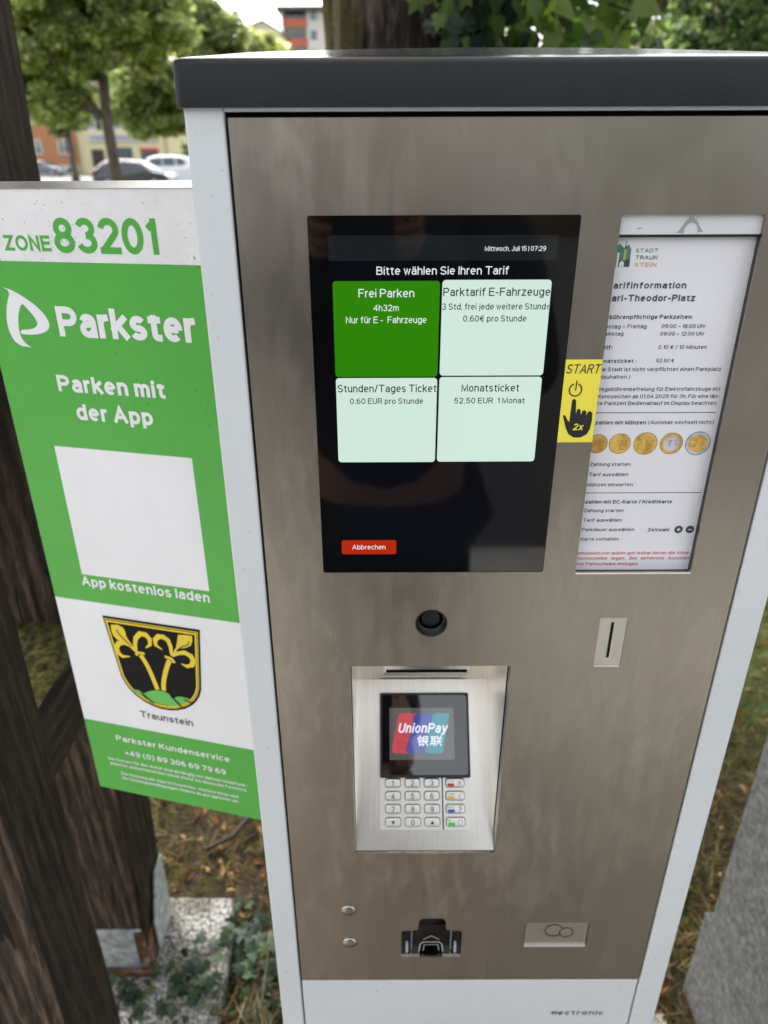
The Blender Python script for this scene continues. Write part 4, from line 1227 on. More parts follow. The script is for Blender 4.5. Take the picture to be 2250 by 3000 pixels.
def crown(name, parent, blobs, n, leaf, cols, seed, mat=None, clumps=60, spread=.34, tmpl=QUAD, tf=QUAD_F):
    rng = np.random.default_rng(seed)
    w = np.array([(bl[3] * bl[4] * bl[5]) ** .6 for bl in blobs]); w = w / w.sum()
    cl = []
    for _ in range(clumps):
        bl = blobs[rng.choice(len(blobs), p=w)]
        d = rng.normal(size=3); d /= np.linalg.norm(d)
        cl.append(np.array(bl[:3]) + d * np.array(bl[3:6]) * rng.uniform(.35, 1.0) ** .6)
    cl = np.array(cl)
    rad = np.mean([min(bl[3:6]) for bl in blobs]) * spread * rng.uniform(.6, 1.25, clumps)
    tone = rng.uniform(.7, 1.25, (clumps, 1))
    id_ = rng.integers(0, clumps, n)
    d = rng.normal(size=(n, 3)); d /= np.linalg.norm(d, axis=1, keepdims=True)
    pos = cl[id_] + d * (rad[id_] * rng.uniform(.25, 1.0, n) ** .5)[:, None] * np.array([1.15, 1.15, .75])
    nrm = d * .7 + np.array([0, 0, .8]) + rng.normal(size=(n, 3)) * .45
    ax = rng.normal(size=(n, 3)) + np.array([0, 0, -.5])
    C = palette(rng, n, cols) * tone[id_]
    return leaf_obj(name, tmpl, tf, pos, ax, nrm, leaf * rng.uniform(.7, 1.3, n), C, mat or MAT['leaf'], parent)

def limbs(b, base, top, r0, r1, blobs, seed, mat, nl=7, wob=.05):
    rn = random.Random(seed)
    base, top = Vector(base), Vector(top)
    path = [base.lerp(top, i / 7) + Vector((rn.uniform(-1, 1), rn.uniform(-1, 1), 0)) * wob * (i > 0) for i in range(8)]
    b.tube(path, [r0 * (1.25 if i == 0 else 1) * (1 - i / 7) + r1 * (i / 7) for i in range(8)], mat, 10)
    for q in range(nl):
        s = path[rn.randint(3, 7)]
        bl = blobs[q % len(blobs)]
        e = Vector(bl[:3]) + Vector((rn.uniform(-.7, .7) * bl[3], rn.uniform(-.7, .7) * bl[4], rn.uniform(-.3, .7) * bl[5]))
        mid = s.lerp(e, .5) + Vector((0, 0, .12 * (e - s).length))
        b.tube([s, s.lerp(mid, .5) + Vector((0, 0, .03)), mid, mid.lerp(e, .5), e], [r1 * .8, r1 * .65, r1 * .5, r1 * .3, r1 * .12], mat, 6)

def tree(name, loc, label, blobs, n, leaf, cols, seed, r0=.17, r1=.09, clumps=60, spread=.34, cat='tree', group=None, top=None, nl=8):
    t_ = thing(name, loc, label, cat, group)
    L = Vector(loc)
    B = [(L.x + q[0], L.y + q[1], q[2], q[3], q[4], q[5]) for q in blobs]
    b = MB()
    limbs(b, L - Vector((0, 0, .15)), L + Vector(top or (0.1, 0, blobs[0][2])), r0, r1, B, seed, MAT['bark_a'], nl)
    b.build('trunk', t_, smooth=True)
    crown('crown', t_, B, n, leaf, cols, seed, clumps=clumps, spread=spread)
    return t_
LIME = [(.36, .41, .14), (.45, .49, .20), (.27, .32, .11), (.52, .53, .27)]
MIDG = [(.19, .25, .09), (.26, .32, .12), (.13, .18, .06), (.32, .36, .16)]
DEEP = [(.07, .12, .045), (.10, .16, .055), (.05, .09, .03), (.13, .19, .07)]
tree('lime_tree', (-6.2, 18, GZ), 'light green tree with pale trunk standing before the yellow house', [(-.4, 0, 5.6, 2.4, 2.0, 2.2), (-1.1, -.3, 3.6, 1.0, .9, .9), (.9, .3, 4.2, 1.3, 1.0, 1.2), (-1.5, 0, 3.0, .7, .6, .6), (-.9, .2, 2.75, .5, .5, .4), (-2.0, 0, 3.5, .7, .7, .7), (-1.3, -.1, 2.6, .5, .5, .35), (.1, -.6, 4.2, 1.1, .6, 1.1)], 90000, .125, LIME + MIDG[:2], 11, .145, .085, 260, .36, group='trees beyond the lawn', nl=11)
tree('lime_tree', (-6.5, 30, GZ), 'leafy green tree with low hanging branches right of the pale trunk', [(-1.1, 0, 5.3, 2.0, 2.0, 2.0), (-2.1, .2, 3.6, 1.2, 1.2, 1.1), (-.3, 0, 3.6, 1.0, 1.0, 1.0), (.5, 0, 5.4, 1.1, 1.0, 1.0), (-1.7, 0, 2.9, .7, .6, .6), (-2.8, 0, 3.0, .6, .6, .6)], 56000, .17, LIME + MIDG, 12, .20, .11, 200, .38, group='trees beyond the lawn')
tree('lime_tree', (-5.9, 40, GZ), 'small bright green tree below the cream gabled house', [(0, 0, 5.6, 1.3, 1.2, 1.3), (-.8, 0, 5.0, 1.1, 1, 1.1)], 7000, .24, LIME, 13, .14, .07, 50, .34, group='trees beyond the lawn')
tree('maple_tree', (-23.3, 60, GZ), 'darker green tree standing before the orange house', [(0, 0, 5.0, 2.0, 1.8, 1.7), (-2.2, 0, 6.4, 1.8, 1.5, 1.6), (1.6, 0, 6.6, 1.8, 1.5, 1.6), (-.6, 0, 8.8, 3.2, 2, 2.2), (-4.0, 0, 7.4, 1.8, 1.5, 1.8)], 22000, .34, MIDG + DEEP[:1], 14, .28, .16, 140, .34, group='trees beyond the lawn')
tree('maple_tree', (9.9, 25, GZ), 'dark green leafy tree at the right edge beyond the lid', [(.2, 0, 5.4, 2.0, 1.8, 1.9), (1.6, .3, 4.8, 1.6, 1.5, 1.5), (-.6, .2, 4.2, 1.3, 1.2, 1.2)], 17000, .19, DEEP + MIDG[:2], 15, .22, .12, 90, .32, group='trees beyond the lawn')
tree('maple_tree', (12.5, 38, GZ), 'green tree filling the gap behind the right hand tree', [(0, 0, 6.0, 3.2, 2.2, 3.0), (-3.0, 0, 5.2, 1.8, 1.6, 2.2)], 12000, .30, MIDG, 16, .25, .14, 70, .34, group='trees beyond the lawn')
# trees on the photographer's side, mirrored in the steel
tree('maple_tree', (5.4, -15.5, GZ), 'broad dark green tree standing behind the photographer to the right', [(0, 0, 4.6, 2.6, 2.4, 2.4), (1.8, 0, 4.0, 1.6, 1.6, 1.6)], 9000, .30, DEEP, 17, .24, .14, 60, .36, group='trees behind the photographer')
tree('maple_tree', (-6.6, -17, GZ), 'broad dark green tree standing behind the photographer to the left', [(0, 0, 4.8, 2.8, 2.4, 2.6), (-1.8, 0, 4.0, 1.6, 1.6, 1.6)], 9000, .30, DEEP, 18, .24, .14, 60, .36, group='trees behind the photographer')

# ================================================================== the big tree right behind the machine
big = thing('old_lime_tree', (.07, 2.22, GZ), 'thick old tree with furrowed mossy bark right behind the machine', 'tree')
m, t, bs = new_mat('furrowed_bark')
v_ = coords(t)
n1 = noise_n(t, coords(t, (1, 1, .16)), 34, 7, .7, .8)
c = ramp(t, n1, [(.34, (.006, .004, .0035)), (.5, (.026, .018, .014)), (.70, (.130, .104, .088))])
sx = t.nodes.new('ShaderNodeSeparateXYZ'); t.links.new(v_, sx.inputs[0])
mk = mathn(t, 'ADD', mathn(t, 'MULTIPLY', sx.outputs[0], -4.5), mathn(t, 'MULTIPLY', noise_n(t, coords(t, (1, 1, .35)), 14, 5, .65), 1.6))
mm_ = ramp(t, mk, [(1.30, (0, 0, 0)), (1.62, (1, 1, 1))]) if False else ramp(t, mathn(t, 'MULTIPLY', mk, .5), [(.70, (0, 0, 0)), (.86, (1, 1, 1))])
mossc = ramp(t, noise_n(t, v_, 110, 5, .7), [(.35, (.012, .011, .003)), (.55, (.060, .050, .009)), (.72, (.13, .11, .02))])
t.links.new(mix(t, mm_, c, mossc), bs.inputs['Base Color'])
bs.inputs['Roughness'].default_value = .9
bs.inputs['Specular IOR Level'].default_value = .2
bump(t, bs, n1, .7, .02)
b = MB(); loops = []
for i in range(90):
    z = GZ - .05 + 3.4 * i / 89
    L = []
    flare = .10 * math.exp(-(z - GZ) / .35)
    for k in range(120):
        a = 2 * math.pi * k / 120
        r = .262 + flare - .012 * z
        rid = noise.noise(Vector((math.cos(a) * 5.5, math.sin(a) * 5.5, z * .9)))
        rid2 = noise.noise(Vector((math.cos(a) * 15, math.sin(a) * 15, z * 2.2)))
        r += .018 * rid - .022 * abs(rid2) + .012
        L.append((.07 + r * math.cos(a), 2.22 + r * math.sin(a), z))
    loops.append(L)
b.loft(loops, m)
b.build('trunk', big, smooth=True)
b = MB()
for q in ([(.10, 2.22, 3.2), (.7, 2.3, 4.3), (1.6, 2.5, 5.4)], [(.05, 2.25, 3.2), (-.5, 2.6, 4.4), (-1.4, 3.0, 5.6)], [(.07, 2.25, 3.2), (.2, 2.9, 4.6), (.3, 3.6, 6.0)]):
    b.tube(q, [.16, .11, .05], MAT['bark_a'], 9)
b.build('limbs', big, smooth=True)
crown('crown', big, [(.2, 3.4, 6.0, 3.2, 2.6, 1.9), (1.8, 2.8, 5.4, 1.6, 1.5, 1.3)], 9000, .16, MIDG + LIME[:1], 21, clumps=90, spread=.34)
# low leafy branch to the right of the trunk
b = MB()
b.tube([(.28, 2.16, 2.02), (.42, 2.08, 1.98), (.56, 1.98, 2.00), (.74, 1.90, 1.95), (.92, 1.86, 1.88)], [.018, .014, .010, .006, .003], MAT['bark_a'], 7)
b.tube([(.42, 2.08, 1.98), (.55, 2.0, 1.91), (.68, 1.92, 1.86)], [.009, .006, .003], MAT['bark_a'], 6)
b.tube([(.50, 2.02, 1.99), (.56, 1.9, 2.10), (.66, 1.85, 2.14)], [.008, .005, .003], MAT['bark_a'], 6)
br = b.build('branch', big, smooth=True)
rng = np.random.default_rng(31)
n = 460
px = rng.uniform(.27, .86, n)
pos = np.stack([px, 1.93 + rng.normal(0, .12, n), rng.uniform(1.60, 2.25, n) - .02 * px], 1)
extra = np.stack([rng.uniform(.16, .80, 620), 2.50 + rng.normal(0, .18, 620), rng.uniform(1.6, 2.40, 620)], 1)
pos = np.concatenate([pos, extra])
n = len(pos)
pos = pos[(pos[:, 0] < .80 - rng.uniform(0, .10, n))]
n = len(pos)
ax = np.stack([rng.normal(.3, .5, n), rng.normal(-.1, .5, n), rng.normal(-.8, .45, n)], 1)
nrm = np.stack([rng.normal(0, .5, n), rng.normal(-.5, .5, n), rng.normal(.6, .4, n)], 1)
leaf_obj('branch_leaves', OVAL, OVAL_F, pos, ax, nrm, rng.uniform(.050, .085, n), palette(rng, n, [(.075, .125, .022), (.11, .17, .03), (.05, .09, .02), (.15, .20, .05), (.04, .075, .02)]), MAT['leaf'], br, True)

# ivy climbing the trunk
ivy = thing('climbing_ivy', (.25, 1.95, GZ), 'dark green ivy climbing the right side of the mossy trunk', 'ivy')
rng = np.random.default_rng(7)
pts, axs, nrs, cl = [], [], [], []
while len(pts) < 1500:
    a = rng.uniform(-1.45, .75)                 # angle round the trunk, 0 faces +x, -pi/2 faces the camera
    z = rng.uniform(GZ, 2.9)
    edge = -1.22 + .16 * math.sin(z * 9) + .1 * rng.normal()
    if a < edge and rng.random() > .05: continue
    r = .262 + .02 + abs(rng.normal(.03, .045))
    p = np.array([.07 + r * math.cos(a), 2.22 + r * math.sin(a), z])
    nr = np.array([math.cos(a), math.sin(a), .35]) + rng.normal(0, .35, 3)
    pts.append(p); nrs.append(nr); axs.append(np.array([rng.normal(0, .45), rng.normal(0, .25), -1.0]))
n = len(pts)
b = MB()
for q in range(7):
    a0 = rng.uniform(-1.2, .4)
    b.tube([(.07 + .27 * math.cos(a0 + .12 * math.sin(z * 2 + q)), 2.22 + .27 * math.sin(a0 + .12 * math.sin(z * 2 + q)), GZ + z) for z in np.linspace(0, 2.9, 24)], .007, MAT['bark_a'], 6)
b.build('stems', ivy, smooth=True)
leaf_obj('leaves', IVY, IVY_F, pts, axs, nrs, rng.uniform(.045, .085, n), palette(rng, n, [(.016, .034, .018), (.024, .046, .022), (.012, .026, .016), (.035, .06, .028), (.016, .034, .018), (.08, .12, .03)], .2), MAT['ivy'], ivy)

# ================================================================== ground cover
rng = np.random.default_rng(9)
def outside(x, y):
    a = (x > -.13) & (x < .31) & (y > -.02) & (y < .27)
    c = (x > -.97) & (x < -.33) & (y > .03) & (y < .65)
    d = (x > .60) & (x < .97) & (y > -.11) & (y < .46)
    return ~(a | c | d)
n = 150000
x = rng.uniform(-1.1, 2.0, n); y = .05 + 5.5 * rng.uniform(0, 1, n) ** 1.7
ok = outside(x, y) & (y > .12)
dens = np.array([noise.noise(Vector((a * 4, c * 4, 2))) for a, c in zip(x, y)])
ok &= dens > rng.uniform(-1.1, .05, n)
x, y = x[ok], y[ok]; n = len(x)
lng = rng.uniform(.024, .072, n)
ax = np.stack([rng.normal(0, .75, n), rng.normal(-.05, .75, n), rng.uniform(.12, 1.0, n)], 1)
nr = np.stack([rng.normal(0, 1, n), rng.normal(-1, .6, n), rng.normal(0, .3, n) + .2], 1)
green = np.clip((y - 1.15 + np.where(x > .25, .35, 0)) / 1.1, 0, .9) + .20 + rng.normal(0, .28, n) + .25 * np.array([noise.noise(Vector((a * 6, c * 6, 8))) for a, c in zip(x, y)])
dry = palette(rng, n, [(.21, .155, .065), (.14, .10, .045), (.27, .215, .11), (.10, .07, .03), (.15, .135, .045)])
grn = palette(rng, n, [(.075, .105, .022), (.10, .13, .03), (.05, .08, .018), (.15, .16, .055)])
C = np.where((green > .45)[:, None], grn, dry)
T = np.array(BLADE, float)
o = leaf_obj('grass', [(p[0] * .060, p[1], p[2]) for p in BLADE], BLADE_F, np.stack([x, y, np.full(n, GZ - .004)], 1), ax, nr, lng, C, MAT['dry'])
tag(o, 'dry straw and thin green grass on the ground around the machine', 'grass', kind='stuff')
n = 2600
x = rng.uniform(-1.0, 1.6, n); y = .08 + 2.4 * rng.uniform(0, 1, n) ** 1.3
ok = outside(x, y); x, y = x[ok], y[ok]; n = len(x)
ax = np.stack([rng.normal(0, 1, n), rng.normal(0, 1, n), rng.normal(.05, .25, n)], 1)
nr = np.stack([rng.normal(0, .35, n), rng.normal(0, .35, n), np.ones(n)], 1)
o = leaf_obj('fallen_leaves', [(p[0] * .62, p[1], p[2] * 2) for p in OVAL], OVAL_F, np.stack([x, y, GZ + rng.uniform(.004, .022, n)], 1), ax, nr, rng.uniform(.010, .030, n), palette(rng, n, [(.17, .085, .035), (.11, .05, .022), (.24, .14, .06), (.07, .035, .018), (.30, .20, .10), (.16, .065, .025)]), MAT['dry'])
tag(o, 'brown and orange fallen leaves scattered over the soil', 'fallen leaves', kind='stuff')
# ivy creeping over the footing and the soil
n = 0; P_, A_, N_2, Z_ = [], [], [], []
def patch(cx, cy, sx_, sy_, z, k, s0=.026, s1=.050):
    for _ in range(k):
        xx, yy_ = rng.normal(cx, sx_), rng.normal(cy, sy_)
        if not (-.9 < xx < .60) or yy_ < .04 or (-.125 < xx < .30 and yy_ < .26): continue
        if -.615 < xx < -.44 and .13 < yy_ < .27: continue
        if -.615 < xx < -.478 and .44 < yy_ < .61: continue
        zz = (0.0 if (-.95 < xx < -.33 and .05 < yy_ < .63) else GZ) + abs(rng.normal(z, .010)) + .006
        P_.append((xx, yy_, zz)); A_.append((rng.normal(0, 1), rng.normal(-.3, 1), rng.normal(-.1, .3))); N_2.append((rng.normal(0, .45), rng.normal(-.25, .45), 1)); Z_.append(rng.uniform(s0, s1))
patch(-.29, .50, .036, .055, .016, 90, .020, .036); patch(-.26, .38, .032, .06, .014, 55, .020, .036); patch(-.39, .44, .035, .03, .008, 34, .016, .032)
patch(-.44, .31, .055, .05, .005, 95, .012, .028); patch(-.40, .25, .05, .04, .005, 26, .012, .026); patch(-.50, .41, .04, .02, .006, 26, .012, .024)
patch(-.20, .95, .08, .14, .012, 40); patch(.46, .70, .05, .07, .02, 90, .03, .06); patch(.45, .50, .05, .04, .02, 50, .025, .05); patch(.50, .85, .08, .12, .012, 70); patch(.42, .43, .04, .02, .01, 8, .02, .035)
n = len(P_)
o = leaf_obj('ground_ivy', IVY, IVY_F, P_, A_, N_2, Z_, palette(rng, n, [(.020, .038, .018), (.030, .055, .022), (.015, .030, .016), (.042, .070, .026), (.026, .046, .027)], .25), MAT['ivy'])
tag(o, 'dark ivy creeping over the concrete footing and soil', 'ivy', kind='stuff')
# long dry needles hanging over the footing's edge
n = 420
x = rng.normal(-.262, .035, n); y = rng.normal(.27, .07, n)
ok = y > .05; x, y = x[ok], y[ok]; n = len(x)
o = leaf_obj('dry_stalks', [(p[0] * .016, p[1], p[2]) for p in BLADE], BLADE_F, np.stack([x, y, GZ + rng.uniform(.0, .05, n)], 1), np.stack([rng.normal(-.1, .5, n), rng.normal(-.5, .7, n), rng.uniform(-.1, .5, n)], 1), np.stack([rng.normal(0, .5, n), rng.normal(-.6, .3, n), np.ones(n)], 1), rng.uniform(.06, .15, n), palette(rng, n, [(.20, .125, .06), (.13, .075, .035), (.28, .20, .11), (.09, .05, .025)]), MAT['dry'])
tag(o, 'tuft of long brown dry stalks beside the concrete footing', 'dry grass', kind='stuff')
# single leaves and a twig that stand out
def one_leaf(name, p, ax_, nr_, L, wdt, col, label):
    T_ = [(0, 0, 0), (.5, .22, .04), (.62, .5, .05), (.42, .8, .02), (0, 1, -.04), (-.42, .8, .02), (-.62, .5, .05), (-.5, .22, .04), (0, .5, -.03)]
    o = leaf_obj(name, [(a * wdt, c_, d * .6) for a, c_, d in T_], OVAL_F, [p], [ax_], [nr_], [L], [col], MAT['dry'], None, True)
    tag(o, label, 'leaf')
one_leaf('dry_leaf', (-.285, .245, .010), (.30, .85, .30), (-.2, -.5, .9), .075, .30, (.42, .29, .15), 'long tan willow leaf lying on the dry stalks beside the footing')
one_leaf('dry_leaf', (.47, .90, GZ + .03), (-.6, .6, .15), (.1, -.4, .9), .11, .26, (.46, .28, .16), 'long pale orange dead leaf on the soil behind the grey pillar')
one_leaf('dry_leaf', (.375, .455, GZ + .02), (.9, .1, .05), (0, -.3, 1), .09, .22, (.48, .30, .19), 'narrow pinkish dead leaf on the soil near the right machine post')
b = MB()
b.tube([(-.44, .77, GZ + .02), (-.38, .80, GZ + .03), (-.33, .88, GZ + .035), (-.28, .93, GZ + .03), (-.20, .95, GZ + .02)], [.006, .006, .005, .005, .003], plain('dark_twig', (.035, .024, .016), .9), 7)
tag(b.build('twig', smooth=True), 'curved brown twig lying in the grass behind the concrete footing', 'twig')

# ================================================================== cars beyond the lawn
tyre_m = plain('tyre_rubber', (.015, .015, .015), .8); rim_m = plain('alloy_rim', (.45, .45, .46), .35, .8); cglass = plain('car_glass', (.03, .045, .05), .08, spec=.8)
lampm = plain('headlight_glass', (.75, .78, .80), .15, spec=.7); tail_m = plain('tail_light', (.45, .02, .02), .2)
def car(loc, rz, paint, label, L=4.3, Wd=1.78, Hh=1.46, wagon=False):
    c = thing('parked_car', (0, 0, 0), label, 'car', 'cars parked beyond the lawn')
    pm = plain('car_paint', paint, .25, 0.0, .6, coat=.8)
    hw = Wd / 2
    k = Hh / 1.46
    rr = -.48 if not wagon else -.50
    prof = [(-.49, .30), (-.50, .55), (-.488, .92), (-.46, 1.0), (-.40, 1.36) if wagon else (-.37, 1.34), (-.28, 1.45), (-.05, 1.46), (.10, 1.40), (.27, .98), (.43, .84), (.485, .70), (.50, .45), (.49, .28)]
    b = MB(); loops = []
    for s in (-1, -.94, -.7, 0, .7, .94, 1):
        L_ = []
        for i, (px_, pz) in enumerate(prof):
            roof = pz > 1.0
            y = s * hw * (0.80 if roof and pz > 1.3 else (.90 if roof else 1.0))
            z = pz * k - (.02 if abs(s) == 1 else 0)
            L_.append((px_ * L * (1 if abs(s) < 1 else .985), y, z))
        loops.append(L_)
    b.loft(loops, pm)
    b.build('body', c, smooth=False, bevel=.03)
    for s in (-1, 1):
        y0 = s * hw * .955
        for (qa, nm) in (([(-.40, 1.0), (-.36, 1.30), (-.20, 1.36), (-.20, 1.0)], 0), ([(-.18, 1.0), (-.18, 1.36), (-.03, 1.36), (-.01, 1.0)], 0), ([(.01, 1.0), (-.01, 1.36), (.07, 1.33), (.21, 1.0)], 0)):
            b = MB()
            vs2 = [(a * L, y0 * (1 - .10 * (z_ - 1.0) / .36), z_ * k) for a, z_ in qa]
            vs3 = [(a, y * 1.012 + s * .006, z_) for a, y, z_ in vs2]
            b.add(vs2 + vs3, [(4, 5, 6, 7), (3, 2, 1, 0), (0, 1, 5, 4), (1, 2, 6, 5), (2, 3, 7, 6), (3, 0, 4, 7)], cglass)
            b.build('window', c)
    b = MB()
    b.add([(.262 * L, -.74 * hw, 1.02 * k), (.262 * L, .74 * hw, 1.02 * k), (.110 * L, .66 * hw, 1.395 * k), (.110 * L, -.66 * hw, 1.395 * k)] + [(.262 * L + .03, -.74 * hw, 1.035 * k), (.262 * L + .03, .74 * hw, 1.035 * k), (.110 * L + .03, .66 * hw, 1.41 * k), (.110 * L + .03, -.66 * hw, 1.41 * k)], [(4, 5, 6, 7), (3, 2, 1, 0), (0, 1, 5, 4), (1, 2, 6, 5), (2, 3, 7, 6), (3, 0, 4, 7)], cglass)
    b.build('windscreen', c)
    for s in (-1, 1):
        b = MB(); b.box(.455 * L, .488 * L, s * hw * .55, s * hw * .93, .62 * k, .78 * k, lampm); b.build('headlight', c, bevel=.03)
        b = MB(); b.box(-.503 * L, -.47 * L, s * hw * .66, s * hw * .95, .78 * k, 1.0 * k, tail_m); b.build('tail_light', c, bevel=.02)
        for xw in (-.30, .31):
            b = MB()
            cyl = lambda r_, y: [(xw * L + r_ * math.cos(2 * math.pi * i / 22), y, .32 + r_ * math.sin(2 * math.pi * i / 22)) for i in range(22)]
            b.loft([cyl(.27, s * hw * .80), cyl(.32, s * hw * .82), cyl(.32, s * hw * 1.005), cyl(.27, s * hw * 1.015)], tyre_m)
            w_ = b.build('wheel', c)
            b = MB(); b.loft([cyl(.22, s * hw * 1.0), cyl(.20, s * hw * 1.022), cyl(.05, s * hw * 1.03)], rim_m); b.build('rim', w_)
    c.location = loc
    c.rotation_euler.z = rz
    return c
car((-13.75, 44, GZ + .01), R(-4), (.006, .006, .007), 'black hatchback parked nearest, partly behind the pale tree trunk')
car((-12.3, 48.5, GZ + .01), R(-4), (.70, .72, .73), 'white estate car parked right behind the black hatchback', 4.5, 1.85, 1.72, True)
car((-16.5, 52.5, GZ + .01), R(-4), (.26, .02, .04), 'dark red car just showing its roof behind the black hatchback', 4.2, 1.78, 1.54)
car((-33.3, 78, GZ + .01), R(-6), (.10, .12, .15), 'blue grey car parked before the orange house', 4.3, 1.78, 1.42)

# ================================================================== houses
wframe = plain('white_window_frame', (.72, .72, .70), .6); wglass = plain('window_glass', (.10, .13, .15), .08, spec=.8); shut = plain('dark_shutter', (.03, .032, .03), .6)
def wall_mat(n, c): return m_ramp(n, [(0.3, tuple(x * .93 for x in c)), (0.7, c)], 1.2, 4, .9, b_s=0)
def window(par, x0, x1, z0, z1, y, shutters=False):
    b = MB()
    w_ = x1 - x0
    b.box(x0, x1, y - .06, y + .02, z0, z0 + .10, wframe); b.box(x0, x1, y - .06, y + .02, z1 - .10, z1, wframe)
    for xx in (x0, (x0 + x1) / 2 - .06, x1 - .12): b.box(xx, xx + .12, y - .058, y + .02, z0 + .10, z1 - .10, wframe)
    b.box(x0 + .12, x1 - .12, y - .05, y + .02, z0 + (z1 - z0) * .66, z0 + (z1 - z0) * .66 + .06, wframe)
    f = b.build('window', par)
    b = MB(); b.box(x0 + .10, x1 - .10, y - .02, y + .01, z0 + .08, z1 - .08, wglass); b.build('pane', f)
    if shutters:
        for xx in (x0 - w_ * .55, x1 + .03):
            b = MB(); b.box(xx, xx + w_ * .52, y - .07, y - .005, z0 - .05, z1 + .05, shut); b.build('shutter', par)
yel = thing('yellow_house', (-28.8, 95, GZ), 'pale yellow house with dark shutters and a shop front behind the cars', 'house')
Y0 = 90.0
b = MB(); b.box(-34.0, -23.7, Y0, Y0 + 10, GZ, 8.9, wall_mat('yellow_render', (.74, .66, .42))); b.build('wall', yel)
b = MB()
rm = m_ramp('brown_roof_tiles', [(0.3, (.09, .05, .04)), (0.7, (.17, .10, .075))], 6, 5, .9)
b.add([(-34.6, Y0 - .6, 8.7), (-23.1, Y0 - .6, 8.7), (-23.1, Y0 + 5, 11.6), (-34.6, Y0 + 5, 11.6), (-23.1, Y0 + 10.6, 8.7), (-34.6, Y0 + 10.6, 8.7)], [(0, 1, 2, 3), (3, 2, 4, 5), (0, 3, 5), (1, 4, 2), (0, 5, 4, 1)], rm)
rf = b.build('roof', yel)
b = MB(); b.box(-27.6, -25.9, Y0 + .3, Y0 + 4, 9.0, 10.9, wall_mat('dormer_render', (.62, .50, .25))); b.box(-27.4, -26.1, Y0 + .24, Y0 + .32, 9.5, 10.6, wglass); b.build('dormer', rf)
for x0_, z0_ in ((-29.65, 4.45), (-26.65, 4.45), (-29.65, 7.1), (-26.65, 7.1), (-32.6, 4.45), (-32.6, 7.1)):
    window(yel, x0_, x0_ + 1.0, z0_, z0_ + 1.05 + .15, Y0, True)
b = MB(); b.box(-32.7, -25.0, Y0 - .18, Y0 - .01, 3.25, 4.05, plain('pale_fascia', (.52, .53, .55), .6)); b.box(-32.3, -25.4, Y0 - .20, Y0 - .181, 3.50, 3.78, plain('fascia_band', (.26, .28, .32), .6)); b.build('shop_fascia', yel)
b = MB(); b.box(-27.1, -25.1, Y0 - .12, Y0 - .01, 2.30, 2.62, plain('red_sign', (.55, .03, .04), .5)); b.build('red_sign_board', yel)
for x0_, x1_ in ((-29.9, -28.0), (-27.1, -25.1)):
    b = MB(); b.box(x0_, x1_, Y0 - .05, Y0 - .008, .5, 2.68 if x0_ < -28 else 2.28, wglass); b.build('shop_window', yel)
b = MB(); b.box(-32.6, -31.2, Y0 - .05, Y0 - .008, GZ, 2.5, plain('dark_door', (.05, .03, .025), .5)); b.build('door', yel)
b = MB(); b.tube([(-24.2, Y0 - .1, GZ), (-24.2, Y0 - .1, 8.7)], .07, plain('drainpipe', (.34, .28, .2), .5), 8); b.build('drainpipe', yel)
ora = thing('orange_house', (-39, 95, GZ), 'orange rendered house with white framed window left of the yellow house', 'house')
Y1 = 89.4
b = MB(); b.box(-46, -34.05, Y1, Y1 + 9, .95, 7.6, wall_mat('orange_render', (.46, .22, .11))); b.build('wall', ora)
b = MB(); b.box(-46.05, -34.02, Y1 - .06, Y1 + 9, GZ, .95, wall_mat('grey_plinth', (.50, .46, .40))); b.box(-36.0, -34.9, Y1 - .10, Y1 - .061, .2, .6, shut); b.build('plinth', ora)
b = MB()
b.add([(-46.5, Y1 - .5, 7.5), (-33.6, Y1 - .5, 7.5), (-33.6, Y1 + 4.5, 10.6), (-46.5, Y1 + 4.5, 10.6), (-33.6, Y1 + 9.5, 7.5), (-46.5, Y1 + 9.5, 7.5)], [(0, 1, 2, 3), (3, 2, 4, 5), (0, 3, 5), (1, 4, 2), (0, 5, 4, 1)], rm)
b.build('roof', ora)
for x0_, z0_ in ((-35.95, 2.0), (-39.0, 2.0), (-35.95, 5.0), (-39.0, 5.0)): window(ora, x0_, x0_ + 1.2, z0_, z0_ + 1.45, Y1)
apt = thing('apartment_block', (-12, 155, GZ), 'grey apartment block with red balconies left of the mossy tree trunk', 'apartment block')
Y2 = 150.0
s_ = (Y2 + .46) / 110.46
b = MB()
aw = wall_mat('grey_white_render', (.62, .60, .58))
b.box(-12.9 * s_, -8.0 * s_ + 6, Y2 + 1.6, Y2 + 12, GZ, 24.4, aw); b.box(-9.65 * s_, -8.0 * s_ + 6, Y2, Y2 + 1.6, GZ, 24.4, aw); b.box(-12.9 * s_, -12.6 * s_, Y2, Y2 + 1.6, GZ, 24.4, aw)
b.build('wall', apt)
b = MB(); b.box(-13.4 * s_, -8 * s_ + 7, Y2 - .9, Y2 + 12.5, 24.4, 25.0, plain('dark_flat_roof', (.07, .07, .075), .7)); b.build('roof', apt)
red_b = plain('red_balcony', (.42, .11, .07), .7)
for zt in (23.3 - 2.9 * i for i in range(7)):
    b = MB(); b.box(-12.7 * s_, -9.65 * s_, Y2 - .35, Y2 - .2, zt - 1.15, zt, red_b); b.box(-12.7 * s_, -9.65 * s_, Y2 - .2, Y2 + 1.6, zt - 1.15, zt - .98, aw); b.build('balcony', apt)
    b = MB(); b.box(-12.2 * s_, -10.0 * s_, Y2 + 1.52, Y2 + 1.61, zt - .6, zt + 1.2, wglass); b.build('balcony_window', apt)
    b = MB(); b.box(-9.2 * s_, -8.4 * s_, Y2 - .04, Y2 + .02, zt - .2, zt + 1.2, wglass); b.build('window', apt)
crm = thing('cream_house', (-19, 135, GZ), 'cream gabled house rising behind the small bright tree', 'house')
s_ = 130.46 / 120.46
b = MB()
x0_, x1_ = -20.5 * s_, -14.2 * s_
